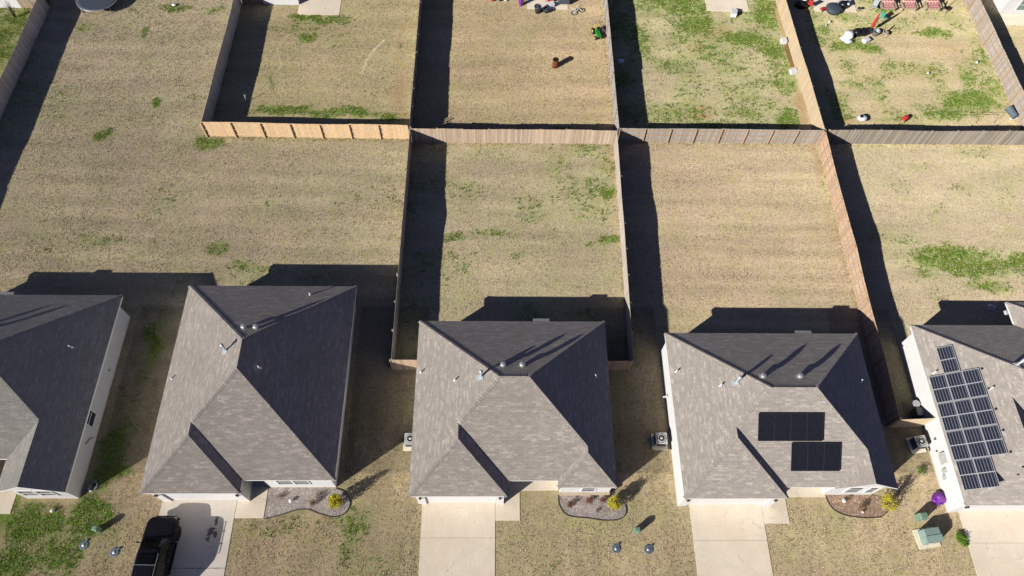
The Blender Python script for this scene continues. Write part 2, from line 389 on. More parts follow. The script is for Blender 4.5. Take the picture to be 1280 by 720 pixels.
# ------------------------------------------------------------------ ground
GREEN=[(-30.7,9.5,1.57,1.30,0.90),(-27.1,9.8,1.47,1.26,1.00),(-31.0,7.3,1.53,1.24,0.70),(-28.4,7.8,2.06,1.25,0.50),(-27.0,12.4,0.65,0.77,0.80),(-32.7,10.3,0.63,0.95,0.80),(37.9,31.0,3.50,0.78,1.00),(38.9,29.9,4.34,0.92,0.85),(35.4,30.2,1.47,0.69,0.90),(39.5,28.1,1.71,0.67,0.70),(43.3,30.7,0.94,0.78,0.90),(34.8,29.3,1.98,0.91,0.50),(33.3,32.4,4.07,1.12,0.35),(34.0,43.1,2.21,0.75,0.35),(37.6,40.4,2.90,1.27,0.30),(40.3,37.4,2.84,1.75,0.25),(44.4,48.1,2.62,1.33,0.95),(42.0,46.6,3.04,1.00,0.70),(47.2,49.7,1.40,2.10,0.60),(34.6,55.2,1.93,0.90,0.95),(36.5,54.9,1.28,0.67,0.90),(39.8,60.7,1.17,0.97,0.90),(32.7,57.6,1.14,1.16,0.60),(35.5,59.2,1.65,0.95,0.60),(45.3,51.2,0.94,1.93,0.60),(43.5,57.0,1.80,0.92,0.70),(47.1,53.1,1.12,1.09,0.60),(33.9,49.8,1.24,0.83,0.60),(41.0,58.3,1.65,1.17,0.40),(46.7,59.6,2.50,1.20,0.35),(37.7,46.1,2.26,0.59,0.50),(36.3,52.7,3.16,1.52,0.30),(36.0,45.4,3.00,0.49,0.50),(19.3,60.3,3.29,1.68,0.75),(19.8,57.7,2.42,1.62,0.80),(18.2,61.4,3.31,0.97,0.80),(27.3,59.8,1.32,2.40,1.00),(24.3,55.8,2.56,1.24,1.00),(26.9,54.5,1.27,1.56,0.80),(20.0,53.5,0.78,1.09,0.70),(22.0,53.5,1.73,1.31,0.40),(22.5,49.3,3.06,2.08,0.40),(26.7,45.6,1.04,1.37,0.85),(25.1,46.9,3.01,2.00,0.45),(27.2,49.9,0.92,1.46,0.70),(16.2,47.2,2.70,2.42,0.30),(16.2,54.5,1.73,3.37,0.35),(22.8,46.3,2.99,1.39,0.50),(17.9,55.7,1.59,1.12,0.40),(26.7,51.5,1.09,2.14,0.50),(21.6,59.1,2.45,1.18,0.30),(-18.9,58.0,1.42,0.57,1.00),(-18.7,55.4,0.93,0.66,0.70),(-16.9,57.8,2.36,0.92,0.50),(-19.5,46.0,2.89,0.58,0.65),(-14.4,45.8,4.35,0.58,0.55),(-9.6,45.4,1.31,0.58,0.60),(-21.2,49.2,0.44,1.22,0.40),(-9.5,54.6,0.46,1.10,0.30),(-19.7,56.6,3.12,1.58,0.30),(9.6,36.7,0.41,0.68,0.90),(9.0,32.2,0.80,0.47,0.80),(7.8,31.8,0.53,0.39,0.50),(6.7,43.7,3.63,0.75,0.40),(-0.4,32.7,2.65,0.55,0.50),(-3.4,32.2,1.18,0.55,0.60),(1.9,30.7,0.91,0.46,0.40),(-1.6,41.0,4.32,0.75,0.30),(1.3,37.0,8.25,3.47,0.12),(8.7,40.6,1.70,1.81,0.30),(-2.7,29.8,2.58,0.91,0.25),(-34.4,55.8,0.69,0.77,0.50),(-34.9,42.9,0.70,0.55,0.80),(-31.5,46.7,0.36,0.39,0.90),(-25.5,41.9,1.27,0.74,0.60),(-32.1,59.3,2.05,0.58,0.50),(-28.1,59.1,1.26,0.46,0.40),(-39.1,40.9,4.12,3.64,0.12),(-36.0,44.6,4.24,1.90,0.20),(-40.6,56.3,1.07,0.89,0.40),(-19.9,29.3,1.90,0.60,0.40),(-22.8,31.2,1.16,0.61,0.45),(-32.6,31.9,2.57,1.09,0.30),(-9.6,9.0,1.27,2.09,0.40),(-14.5,9.2,2.67,0.42,0.30),(6.5,9.0,3.23,1.04,0.15),(3.7,7.2,1.58,1.00,0.20),(-25.9,22.6,0.83,2.70,0.50),(-26.5,14.7,1.11,2.32,0.50),(-26.4,13.0,1.09,0.55,0.70),(-47.2,57.3,1.54,0.67,0.80),(-47.8,55.6,1.06,1.55,0.50),(-46.8,58.4,1.08,0.57,0.60),(-46.5,52.9,0.89,1.06,0.50)]
DIRT=[(29.3,52.6,0.55,6.74,0.90),(28.7,57.0,0.6,3.50,0.80),(28.3,47.4,0.53,2.02,0.80),(28.2,45.5,0.60,0.58,0.70),(28.0,60.5,0.50,1.20,0.60),(-9.1,47.9,0.89,4.08,0.50),(-9.5,54.1,0.77,4.46,0.40),(-8.5,45.4,0.58,0.77,0.60),(-26.3,50.6,0.50,7.57,0.25),(19.1,46.8,1.50,0.99,0.50),(19.0,45.8,1.19,0.49,0.70),(21.7,56.8,3.22,1.37,0.45),(19.4,54.6,1.11,1.56,0.40),(32.3,45.5,1.20,0.78,0.50),(32.5,49.5,0.77,3.15,0.30),(41.2,51.7,3.15,1.50,0.35),(44.1,55.0,3.23,1.58,0.40),(37.1,51.1,3.91,1.28,0.30),(47.8,47.2,0.61,1.01,0.50),(9.9,40.6,0.43,3.68,0.50),(9.7,34.6,0.34,5.09,0.30),(28.4,40.8,0.43,3.72,0.50),(28.2,33.9,0.41,5.07,0.35),(-29.2,10.6,1.06,0.63,0.35),(-24.5,7.8,0.72,0.50,0.30),(1.3,41.9,7.17,0.37,0.35),(-7.6,10.8,0.43,3.29,0.35)]
TRAILS = [([(-20.91, 50.71), (-20.51, 51.55), (-21.28, 53.66), (-20.74, 55.19), (-20.37, 55.86)], .10, .62),
          ([(-12.87, 50.63), (-12.58, 52.42), (-11.94, 53.82), (-11.12, 55.14)], .15, .66),
          ([(-3.04, 59.25), (1.36, 55.91), (5.2, 53.03)], .13, .5),
          ([(-28.3, 53.2), (-27.9, 54.6)], .1, .5), ([(-21.5, 27.6), (-19.2, 29.0), (-16.5, 28.4)], .2, .5)]

def vnoise(x, y, sc, seed):
    x = np.asarray(x)*sc; y = np.asarray(y)*sc
    xi = np.floor(x).astype(int); yi = np.floor(y).astype(int); fx = x-xi; fy = y-yi
    fx = fx*fx*(3-2*fx); fy = fy*fy*(3-2*fy)
    T = np.random.RandomState(seed).rand(256, 256)
    g = lambda a, b: T[a & 255, b & 255]
    return (g(xi, yi)*(1-fx)+g(xi+1, yi)*fx)*(1-fy)+(g(xi, yi+1)*(1-fx)+g(xi+1, yi+1)*fx)*fy

def blobs(x, y, L):
    o = np.zeros_like(x)
    for a, b, rx, ry, s in L:
        d = ((x-a)/rx)**2+((y-b)/ry)**2
        o = np.maximum(o, s*np.exp(-d*.75))
    return o

def ground_attr(x, y):
    wx = x+(vnoise(x, y, .8, 1)-.5)*1.2; wy = y+(vnoise(x, y, .8, 2)-.5)*.8
    z = {'fl': (.66, .55, .36), 'ml': (.67, .555, .365), 't2': (.635, .52, .305), 't3': (.67, .525, .315), 't4': (.68, .575, .36),
         't5': (.70, .575, .35), 'm3': (.66, .555, .355), 'm4': (.71, .565, .365), 'm5': (.71, .59, .385), 'fr': (.66, .535, .325), 'tl': (.60, .53, .27)}
    c = np.empty(x.shape+(3,)); c[:] = z['fr']
    def put(k, m): c[m] = z[k]
    top = y > 42.55
    put('fl', (x < -25.7) & (y > 20)); put('ml', (x >= -25.7) & (x < -7.65) & (y > 20) & ~top)
    put('m3', (x >= -7.65) & (x < 10.1) & (y > 20.5) & ~top); put('m4', (x >= 10.1) & (x < 28.6) & (y > 16) & ~top); put('m5', (x >= 28.6) & (y > 16) & ~top)
    put('t2', (x >= -25.7) & (x < -7.7) & top); put('t3', (x >= -7.7) & (x < 10.6) & top); put('t4', (x >= 10.6) & (x < 28.9) & top); put('t5', (x >= 28.9) & top)
    put('tl', (x < -44.5) & (y > 40))
    k = .92+.16*vnoise(x, y, .16, 3)*.6+.2*vnoise(x, y, .45, 4)*.4
    mow = (x >= 10.1) & (x < 28.6) & (y > 20) & ~top
    k = np.where(mow, k*(1+.07*np.sin(y*5.2+.6*np.sin(x*.3))*vnoise(x, y*3, .2, 9)), k)
    k = np.where((x < -7.7) & (y > 20) & ~top, k*(1+.05*np.sin(y*3.1+x*.15)), k)
    k = np.where((x < -25) & (y > 30) & (y < 43), k*(.94+.1*vnoise(x*.6, y*1.6, 1.2, 12)), k)
    k = np.where((y < 20), k*(1+.06*(vnoise(x*2.2, y*.7, .9, 14)-.5)*2), k)
    k = np.where((x > -7.5) & (x < 10) & (np.abs(y-31.9) < .8), k*.93, k)
    k = np.where(y > 20, k*(1+.11*(vnoise(x*.12, y*1.1, 1, 51)-.5)*2*np.clip((y-20)/3, 0, 1)), k)
    k = np.where(y > 20, k*(1+.05*(vnoise(x*.3, y*2.6, 1, 52)-.5)*2), k*(1+.09*(vnoise(x*2.4, y*.5, .8, 53)-.5)*2))
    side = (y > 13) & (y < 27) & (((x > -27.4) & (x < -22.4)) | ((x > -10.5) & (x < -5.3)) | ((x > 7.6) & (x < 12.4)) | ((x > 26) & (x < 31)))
    k = np.where(side & (y < 26), k*.72, k)  # deeper shade between the houses, painted into the lawn tint
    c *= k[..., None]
    hue = (vnoise(x, y*1.4, .35, 54)-.5)*2; hue = np.where(y > 5, hue, 0)
    c[..., 2] *= 1.03; c[..., 1] *= 1.004; c[..., 0] *= 1+.022*hue; c[..., 2] *= 1+.03*hue; c[..., 1] *= 1-.014*hue
    g = blobs(wx, wy, [(a, b, c2, d2, min(1.25, e*(1.35 if (b < 13 or a < -7.7) else 1.0))) for a, b, c2, d2, e in GREEN]); d = blobs(x+(wx-x)*.3, y+(wy-y)*.3, DIRT)
    g = np.where((x > 10.9) & (x < 28.6) & (y > 44), np.maximum(g, .36*vnoise(x, y, .5, 21)+.2), g)
    g = np.where((x > 31) & (x < 48) & (y > 44), np.maximum(g, .46*vnoise(x, y, .5, 22)+.04), g)
    g = np.where((x > 28.9) & (y > 24) & (y < 42.6), np.maximum(g, .32*vnoise(x, y, .45, 24)), g)
    g = np.where((x > -7.6) & (x < 10.2) & (y > 20) & (y < 42.3), np.maximum(g, .40*vnoise(x, y, .4, 25)), g)
    g = np.where((x < -7.7) & (y > 26), np.maximum(g, .30*vnoise(x, y, .25, 26)), g)
    g = np.where((y < 11) & (x > -16), np.maximum(g, .30*vnoise(x, y, .3, 27)), g)
    g = np.where((x < -44.6) & (y > 44), np.maximum(g, .3+.4*vnoise(x, y, .6, 23)), g)
    g = np.where((x < -32) & (y < 11), np.maximum(g, .4), g)
    s = np.zeros_like(x)
    for pts, w, st in TRAILS:
        for (ax, ay), (bx_, by_) in zip(pts[:-1], pts[1:]):
            L2 = (bx_-ax)**2+(by_-ay)**2; t = np.clip(((x-ax)*(bx_-ax)+(y-ay)*(by_-ay))/L2, 0, 1)
            q = np.hypot(x-ax-t*(bx_-ax), y-ay-t*(by_-ay)); s = np.maximum(s, st*np.exp(-(q/w)**2*.6))
    return c, g, d, s

def set_attr(me, name, arr):
    a = me.attributes.new(name, 'FLOAT_COLOR', 'POINT')
    a.data.foreach_set('color', np.concatenate([arr, np.ones((len(arr), 1))], 1).astype(np.float32).ravel())

xs = np.concatenate([[-900, -300, -130, -85, -66], np.arange(-58, 58.01, .2), [66, 85, 130, 300, 900]])
ys = np.concatenate([[-700, -200, -60, -20, -6], np.arange(2, 66.01, .2), [75, 95, 150, 400, 1200]])
GX, GY = np.meshgrid(xs, ys); nx, ny = len(xs), len(ys)
gx, gy = GX.ravel(), GY.ravel()
ii = (np.arange(ny-1)[:, None]*nx+np.arange(nx-1)[None, :]).ravel()
me = bpy.data.meshes.new('lawn_ground')
me.vertices.add(nx*ny); me.vertices.foreach_set('co', np.stack([gx, gy, gx*0], 1).ravel())
nf = len(ii); me.loops.add(nf*4); me.polygons.add(nf)
me.loops.foreach_set('vertex_index', np.stack([ii, ii+1, ii+1+nx, ii+nx], 1).ravel())
me.polygons.foreach_set('loop_start', np.arange(nf)*4)
me.update(calc_edges=True)
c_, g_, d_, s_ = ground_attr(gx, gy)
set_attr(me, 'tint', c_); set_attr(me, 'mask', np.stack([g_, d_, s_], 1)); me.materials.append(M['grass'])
ground = bpy.data.objects.new('lawn_ground', me); COL.objects.link(ground); tag(ground, kind='structure')

# ------------------------------------------------------------------ flat paving
def slab(name, rects, z=.03, mat='conc', joints=True):
    mb = MB()
    for x0, x1, y0, y1 in rects: mb.bx(x0, x1, y0, y1, -.08, z)
    o = mb.build(name, M[mat], bevel=.008); return tag(o, kind='structure')
def driveway(x0, x1, ytop, ybot, mat='conc', cuts=(8.3,)):
    mb = MB(); g = .008
    yy = [ytop]+[c for c in cuts if ybot < c < ytop]+[ybot]
    xm = (x0+x1)/2
    for a, b in zip(yy[:-1], yy[1:]):
        mb.bx(x0, x1, b+g, a-g, -.08, .03)
    return mb
# house plans: xl, xr, yb (rear eave), ym (front eave), yg (garage eave), xd (garage right eave)
def drive(x0, x1, ytop, ybot, cuts, mat='conc'):
    o = driveway(x0, x1, ytop, ybot, mat, cuts).build('driveway', M[mat], bevel=.006); tag(o, kind='structure')
    j = MB(); j.bx(x0+.02, x1-.02, ybot, ytop, -.09, .012); tag(j.build('driveway_base', M['joint']), kind='structure')
    return o
drive(-4.98, -.03, 11.05, -6.0, (8.6, 5.6, 3.2, 0.4, -2.6))
drive(13.22, 18.18, 10.9, -6.0, (8.4, 5.4, 3.1, 0.4, -2.6))
drive(31.73, 36.6, 10.4, -6.0, (8.2, 5.2, 3.0, 0.4, -2.6))
drive(-38.6, -33.6, 11.3, -6.0, (8.2, 5.2, 3.0, 0.4, -2.6))
# stained driveway carries a vertex mask for the oil spots
gxs = np.arange(-22.5, -17.49, .05); gys = np.arange(-6.0, 11.2, .05)
AX, AY = np.meshgrid(gxs, gys); ax_, ay_ = AX.ravel(), AY.ravel()
n1, n2 = len(gxs), len(gys); ii = (np.arange(n2-1)[:, None]*n1+np.arange(n1-1)[None, :]).ravel()
me = bpy.data.meshes.new('driveway'); me.from_pydata(np.stack([ax_, ay_, ax_*0+.03], 1).tolist(), [], np.stack([ii, ii+1, ii+1+n1, ii+n1], 1).tolist())
st = blobs(ax_, ay_, [(-18.82, 9.05, .28, .30, .95), (-18.55, 8.8, .16, .22, .9), (-18.98, 8.55, .2, .2, .7), (-18.62, 9.75, .10, .30, 1.), (-18.75, 8.2, .5, .5, .28), (-19.2, 7.1, .3, .9, .22)])
st = np.where(np.abs(ay_-6.75) < .015, .8, st)
a = me.attributes.new('stain', 'FLOAT', 'POINT'); a.data.foreach_set('value', st.astype(np.float32)); me.materials.append(M['conc_stain'])
o = bpy.data.objects.new('driveway', me); COL.objects.link(o); tag(o, kind='structure')
eb = MB(); eb.bx(-22.5, -17.5, -6, 11.15, -.08, .026); tag(eb.build('driveway_base', M['conc']), kind='structure')
rd = MB(); rd.bx(-300, 300, -15.0, -6.35, -.2, .006); tag(rd.build('street', plain('grey_asphalt', (.16, .155, .15), .9, 0, .2, 3)), kind='structure')
kb = MB(); kb.bx(-300, 300, -6.34, -6.02, -.1, .12); kb.bx(-300, 300, -15.35, -15.01, -.1, .12); tag(kb.build('kerb', M['conc'], bevel=.02), kind='structure')
slab('front_walk', [(-17.47, -15.53, 9.9, 12.0), (-17.47, -15.6, 12.012, 13.4)])
slab('front_walk', [(-.01, 1.64, 9.72, 11.7), (-.01, 4.3, 11.712, 13.3)])
slab('front_walk', [(18.2, 19.92, 9.5, 11.25), (18.2, 22.75, 11.262, 13.0)])
slab('front_walk', [(-33.58, -32.36, 10.2, 12.2), (-33.58, -32.0, 12.212, 14.7)])
slab('patio_slab', [(-19.98, -15.85, 58.55, 63)]); slab('patio_slab', [(2.92, 7.04, 59.8, 63)]); slab('patio_slab', [(21.2, 25.5, 59.85, 63)])
slab('patio_slab', [(32.25, 36.6, 60.0, 64)]); slab('patio_slab', [(51.5, 55.5, 58.35, 60.0)])

def bed(pts, mat, label, n=6):
    P = [Vector((x, y, 0)) for x, y in pts]; sm = []
    for i in range(len(P)):
        a, b, c, d = P[i-1], P[i], P[(i+1) % len(P)], P[(i+2) % len(P)]
        for k in range(n):
            t = k/n; sm.append(.5*((2*b)+(c-a)*t+(2*a-5*b+4*c-d)*t*t+(3*b-a-3*c+d)*t**3))
    return sm
def bed_obj(front, back, mat, label, open_path):
    # front: smooth curve points (edging); back: straight corners along the wall
    F = [Vector((x, y, 0)) for x, y in front]; sm = []
    for i in range(len(F)-1):
        a = F[max(i-1, 0)]; b = F[i]; c = F[i+1]; d = F[min(i+2, len(F)-1)]
        for k in range(6):
            t = k/6; sm.append(.5*((2*b)+(c-a)*t+(2*a-5*b+4*c-d)*t*t+(3*b-a-3*c+d)*t**3))
    sm.append(F[-1])
    mb = MB(); mb.poly([(p.x, p.y, .025) for p in sm]+[(x, y, .025) for x, y in back])
    tag(mb.build('gravel_bed', M[mat]), kind='structure')
    e = MB(); e.tube([(p.x, p.y, .035) for p in sm], .032, 6)
    tag(e.build('bed_edging', M['edging']), label, 'edging', 'black edging round the front beds')
bed_obj([(-15.45, 9.85), (-14.6, 10.05), (-13.44, 10.42), (-12.6, 10.45), (-11.9, 10.2), (-10.9, 9.98), (-10.15, 10.2), (-9.85, 10.9), (-10.3, 11.6), (-10.9, 11.85)], [(-10.95, 11.93), (-15.5, 11.93)],
        'gravel', 'black edging curving round the gravel bed beside the driveway with the black car', True)
bed_obj([(4.3, 11.4), (4.35, 10.7), (4.9, 10.05), (6.4, 9.85), (7.4, 9.72), (8.4, 9.8), (8.85, 10.2), (8.85, 10.75)], [(8.4, 11.3), (7.9, 11.5), (4.3, 11.5)],
        'gravel', 'black edging round the bed with three red-brown shrublets, front of the middle house', True)
bed_obj([(22.75, 11.5), (22.85, 10.9), (23.2, 10.35), (24.0, 10.0), (25.2, 9.86), (26.3, 9.95), (26.95, 10.4)], [(26.9, 11.2), (26.1, 11.4), (22.75, 11.55)],
        'mulch', 'black edging round the reddish bed before the house with black solar panels', True)

# ------------------------------------------------------------------ houses
def zroof(d): return ZE+K*d
class Roof:
    def __init__(s): s.mb = MB(); s.cap = MB(); s.cap2 = MB()
    def slope(s, pts, axis, org, sgn, m=0):
        q = math.sqrt(1+K*K)
        uv = [((p[1]+37.3 if axis == 'x' else p[0]+91.7), ((p[0]-org)*sgn if axis == 'x' else (p[1]-org)*sgn)*q+13) for p in pts]
        nrm = (Vector(pts[1])-Vector(pts[0])).cross(Vector(pts[2])-Vector(pts[1]))
        if nrm.z < 0: pts = pts[::-1]; uv = uv[::-1]
        s.mb.poly(pts, uv, m)
    def ridge(s, a, b, cap=None):
        cap = cap or s.cap
        a, b = Vector(a), Vector(b); L = (b-a).length
        if L < .3: return
        n = max(2, int(L/.2)); h = Vector((b.x-a.x, b.y-a.y, 0)).normalized(); nh = Vector((-h.y, h.x, 0))
        diag = abs(h.x) > .2 and abs(h.y) > .2
        dr = K*(.707 if diag else 1)*.15
        for i in range(n):
            p = a.lerp(b, i/n); q = a.lerp(b, min(1, (i+1.15)/n)); u = random.random()*40
            z0, z1 = .014, .034
            A = [p+nh*.15+Vector((0, 0, z1-dr)), p+Vector((0, 0, z1)), p-nh*.15+Vector((0, 0, z1-dr))]
            B = [q+nh*.15+Vector((0, 0, z0-dr)), q+Vector((0, 0, z0)), q-nh*.15+Vector((0, 0, z0-dr))]
            uvs = [(u, 5+u*3), (u+.2, 5+u*3), (u+.2, 5.12+u*3), (u, 5.12+u*3)]
            cap.poly([A[0], B[0], B[1], A[1]], uvs); cap.poly([A[1], B[1], B[2], A[2]], uvs)

def window(root, x, y, z0, z1, w, face, name='window', glass='glass', mull=True):
    """face: 'S','N','E','W'; x,y on the wall plane, w along it"""
    f = MB(); p = MB(); t = .07; out = .05
    def add(mb, u0, u1, a, b, o0, o1):
        if face in 'SN':
            sg = -1 if face == 'S' else 1; mb.bx(x+u0, x+u1, y+sg*o0, y+sg*o1, a, b)
        else:
            sg = -1 if face == 'W' else 1; mb.bx(x+sg*o0, x+sg*o1, y+u0, y+u1, a, b)
    h = w/2
    add(f, -h-t, h+t, z0-t, z0, -.02, out+.03); add(f, -h-t, h+t, z1, z1+t, -.02, out)
    add(f, -h-t, -h, z0, z1, -.02, out); add(f, h, h+t, z0, z1, -.02, out)
    if mull: add(f, -h, h, (z0+z1)/2-.025, (z0+z1)/2+.025, .002, out-.01)
    add(p, -h, h, z0, z1, -.02, .012)
    fo = f.build(name, M['white'], root); p.build('pane', M[glass], fo); return fo

def roof_vent(root, x, y, z, kind, label=None):
    mb = MB()
    if kind == 'cap':
        mb.box((x, y, z+.03), (.42, .42, .012), rx=0)
        mb.lathe([(.13, -.12), (.13, .30)], (x, y, z), 16)
        mb.lathe([(.14, .27), (.20, .30), (.20, .35), (.17, .40), (.08, .43), (.0, .435)], (x, y, z), 20)
        return mb.build('roof_vent', M['galv'], root)
    if kind == 'flue':
        mb.box((x-.08, y-.05, z-.02), (.50, .42, .02), ry=-math.atan(K))
        mb.lathe([(.17, -.05), (.075, .16), (.075, .80)], (x, y, z), 14)
        mb.lathe([(.09, .78), (.13, .82), (.13, .90), (.03, .96), (0, .965)], (x, y, z), 14)
        mb.lathe([(.11, .62), (.11, .66)], (x, y, z), 14)
        return mb.build('flue_pipe', M['galv_pale'], root)
    mb.lathe([(.14, -.08), (.06, .05), (.05, .10), (.05, .32), (.0, .325)], (x, y, z), 12)
    return mb.build('vent_pipe', M['pvc'], root)

def house(label, xl, xr, yb, ym, yg, xd, bump=None, rear=None, mat='roof', wallmat='siding', porch=1.5, yfw=None, xw=OV, group='single-storey houses with grey shingle roofs', east=OV):
    root = thing('house', label, 'house', ((xl+xr)/2, (ym+yb)/2, 0), 0, group)
    r = Roof(); W, D = xr-xl, yb-ym; wg = xd-xl
    A = (xl, yb, ZE); B = (xr, yb, ZE); C = (xl, yg, ZE); Dp = (xd, yg, ZE); E = (xd, ym, ZE)
    if W >= D: h = D/2; R1 = (xl+h, (yb+ym)/2, zroof(h)); R2 = (xr-h, (yb+ym)/2, zroof(h))
    else: h = W/2; R1 = ((xl+xr)/2, yb-h, zroof(h)); R2 = ((xl+xr)/2, ym+h, zroof(h))
    P = (xl+wg/2, yg+wg/2, zroof(wg/2)); Q = (xl+wg/2, ym+wg/2, zroof(wg/2))
    lef = [A, C, P, Q]+([R1] if W >= D else [R2, R1]); r.slope(lef, 'x', xl, 1)
    r.slope([C, Dp, P], 'y', yg, 1); r.slope([Dp, E, Q, P], 'x', xd, -1)
    bk = [B]
    if rear:
        xa, xb_, yr = rear; w = (xb_-xa)/2; E2 = (xa, yb, ZE); F2 = (xb_, yb, ZE); Lr = (xa, yr, ZE); Rr = (xb_, yr, ZE)
        P2 = ((xa+xb_)/2, yr-w, zroof(w)); Q2 = ((xa+xb_)/2, yb-w, zroof(w))
        bk = [B, F2, Q2, E2]
        r.slope([E2, Lr, P2, Q2], 'x', xa, 1); r.slope([Lr, Rr, P2], 'y', yr, -1); r.slope([Rr, F2, Q2, P2], 'x', xb_, -1)
        r.ridge(Lr, P2, r.cap2); r.ridge(Rr, P2, r.cap2); r.ridge(P2, Q2, r.cap2)
    if W >= D: r.slope(bk+[A, R1, R2], 'y', yb, -1)
    else: r.slope(bk+[A, R1], 'y', yb, -1)
    if bump:
        xe, yf, kind = bump; wb = xr-xe; F = (xe, ym, ZE); G = (xe, yf, ZE); H = (xr, yf, ZE)
        Qb = (xr-wb/2, ym+wb/2, zroof(wb/2)); Pb = (xr-wb/2, yf+(wb/2 if kind == 'hip' else 0), zroof(wb/2))
        r.slope([E, F, Qb]+([R2, R1] if W >= D else [R2])+[Q], 'y', ym, 1)
        r.slope([F, G, Pb, Qb], 'x', xe, 1)
        if kind == 'hip': r.slope([G, H, Pb], 'y', yf, 1)
        r.slope([H, B]+([R2] if W >= D else [R1, R2])+[Qb, Pb], 'x', xr, -1)
        foot = [A, C, Dp, E, F, G, H, B]; r.ridge(Pb, Qb); r.ridge(Qb, R2)
        if kind == 'hip': r.ridge(G, Pb); r.ridge(H, Pb)
    else:
        F = (xr, ym, ZE)
        r.slope([E, F, R2]+([R1] if W >= D else [])+[Q], 'y', ym, 1)
        r.slope([F, B]+([R2] if W >= D else [R1, R2]), 'x', xr, -1)
        foot = [A, C, Dp, E, F, B]; r.ridge(F, R2)
    if rear: foot = foot+[(rear[1], yb, ZE), (rear[1], rear[2], ZE), (rear[0], rear[2], ZE), (rear[0], yb, ZE)]
    r.ridge(A, R1); r.ridge(B, R2 if W >= D else R1); r.ridge(R1, R2); r.ridge(R1 if W >= D else R2, Q); r.ridge(Q, P); r.ridge(C, P); r.ridge(Dp, P)
    ro = r.mb.build('roof', M[mat], root)
    r.cap.build('ridge_cap', M[mat], ro)
    if r.cap2.v: r.cap2.build('ridge_cap', M[mat], ro)
    # fascia, drip edge and soffit
    fa = MB(); n = len(foot); dz = .17
    gable = bump and bump[2] == 'gable'
    for i in range(n):
        a, b = foot[i], foot[(i+1) % n]
        if gable and a == G and b == H:
            for s0, s1 in ((G, Pb), (Pb, H)):
                fa.poly([(s0[0], s0[1]-.004, s0[2]-dz), (s1[0], s1[1]-.004, s1[2]-dz), (s1[0], s1[1]-.004, s1[2]+.012), (s0[0], s0[1]-.004, s0[2]+.012)])
                fa.poly([(s0[0], s0[1]-.004, s0[2]-dz), (s0[0], s0[1]+.3, s0[2]-dz), (s1[0], s1[1]+.3, s1[2]-dz), (s1[0], s1[1]-.004, s1[2]-dz)])
            continue
        fa.poly([(a[0], a[1], ZE-dz), (b[0], b[1], ZE-dz), (b[0], b[1], ZE-.002), (a[0], a[1], ZE-.002)])
    so = [(p[0], p[1], ZE-dz) for p in foot]
    if gable: so = [(p[0], p[1]+(.28 if p in (G, H) else 0), p[2]) for p in so] if False else [((p[0]), (p[1]+.28) if (p[1] == yf and p[0] >= xe-.01) else p[1], p[2]) for p in so]
    fa.poly(so)
    fa.build('fascia', M['white'], root)
    # walls
    top = ZE-dz-.003; xe_ = bump[0]+.32 if bump else xd+1.0; yf_ = (bump[1] if bump else ym)
    yfw = yfw if yfw is not None else yf_+.28
    yp = ym+porch
    wl = [(xl+xw, yb-.35), (xl+xw, yg+.13), (xd-.2, yg+.13), (xd-.2, yp), (xe_, yp), (xe_, yfw), (xr-east, yfw), (xr-east, yb-.35)]
    w = MB(); N = len(wl)
    gx0, gx1 = xl+xw+.55, xd-.75
    for i in range(N):
        a, b = wl[i], wl[(i+1) % N]
        if i == 1:      # garage front with a door opening
            w.poly([(a[0], a[1], 0), (gx0, a[1], 0), (gx0, a[1], top), (a[0], a[1], top)]); w.poly([(gx1, a[1], 0), (b[0], a[1], 0), (b[0], a[1], top), (gx1, a[1], top)])
            w.poly([(gx0, a[1], 2.2), (gx1, a[1], 2.2), (gx1, a[1], top), (gx0, a[1], top)])
            w.poly([(gx0, a[1], 0), (gx0, a[1]+.16, 0), (gx0, a[1]+.16, 2.2), (gx0, a[1], 2.2)]); w.poly([(gx1, a[1]+.16, 0), (gx1, a[1], 0), (gx1, a[1], 2.2), (gx1, a[1]+.16, 2.2)])
        else: w.poly([(a[0], a[1], 0), (b[0], b[1], 0), (b[0], b[1], top), (a[0], a[1], top)])
    if gable:
        g0 = yf+.27; w.poly([(xe+.02, g0, top), (xr-.02, g0, top), ((xe+xr)/2, g0, zroof(wb/2)-.05)])
    w.build('wall', M[wallmat], root)
    fd = MB()
    for i in range(N):
        a, b = Vector((*wl[i], 0)), Vector((*wl[(i+1) % N], 0)); d = (b-a).normalized(); o_ = Vector((-d.y, d.x, 0))*-.018
        if i == 1:
            continue
        fd.poly([a+o_, b+o_, b+o_+Vector((0, 0, .12)), a+o_+Vector((0, 0, .12))]); fd.poly([a+o_+Vector((0, 0, .12)), b+o_+Vector((0, 0, .12)), b+Vector((0, 0, .13)), a+Vector((0, 0, .13))])
    fd.build('foundation', M['cream'], root)
    gd = MB(); gy_ = yg+.13+.10
    for k in range(4): gd.bx(gx0+.01, gx1-.01, gy_, gy_+.05, .01+k*.535, .53+k*.535)
    gd.build('garage_door', M['white'], root)
    for xx in (xl+xw+.27, xd-.46):
        lm = MB(); lm.bx(xx-.06, xx+.06, yg+.03, yg+.128, 1.75, 2.0); lm.bx(xx-.08, xx+.08, yg+.0, yg+.128, 2.0, 2.04); lm.build('wall_lamp', M['black'], root)
    dr = MB(); dx = (xd-.2+xe_)/2; dr.bx(dx-.46, dx+.46, yp-.05, yp-.002, .05, 2.1); do = dr.build('front_door', M['door'], root)
    hd = MB(); hd.blob((dx+.36, yp-.09, 1.0), (.04, .04, .04), 8); hd.build('door_handle', M['chrome'], do)
    return root

def awning(root, xc, yb, w=1.15):
    mb = MB(); mb.bx(xc-w/2, xc+w/2, yb+.004, yb+.20, ZE-.14, ZE-.02); mb.bx(xc-w/2-.02, xc+w/2+.02, yb+.004, yb+.23, ZE-.02, ZE+.005)
    mb.build('rear_eave_box', M['eavebox'], root)

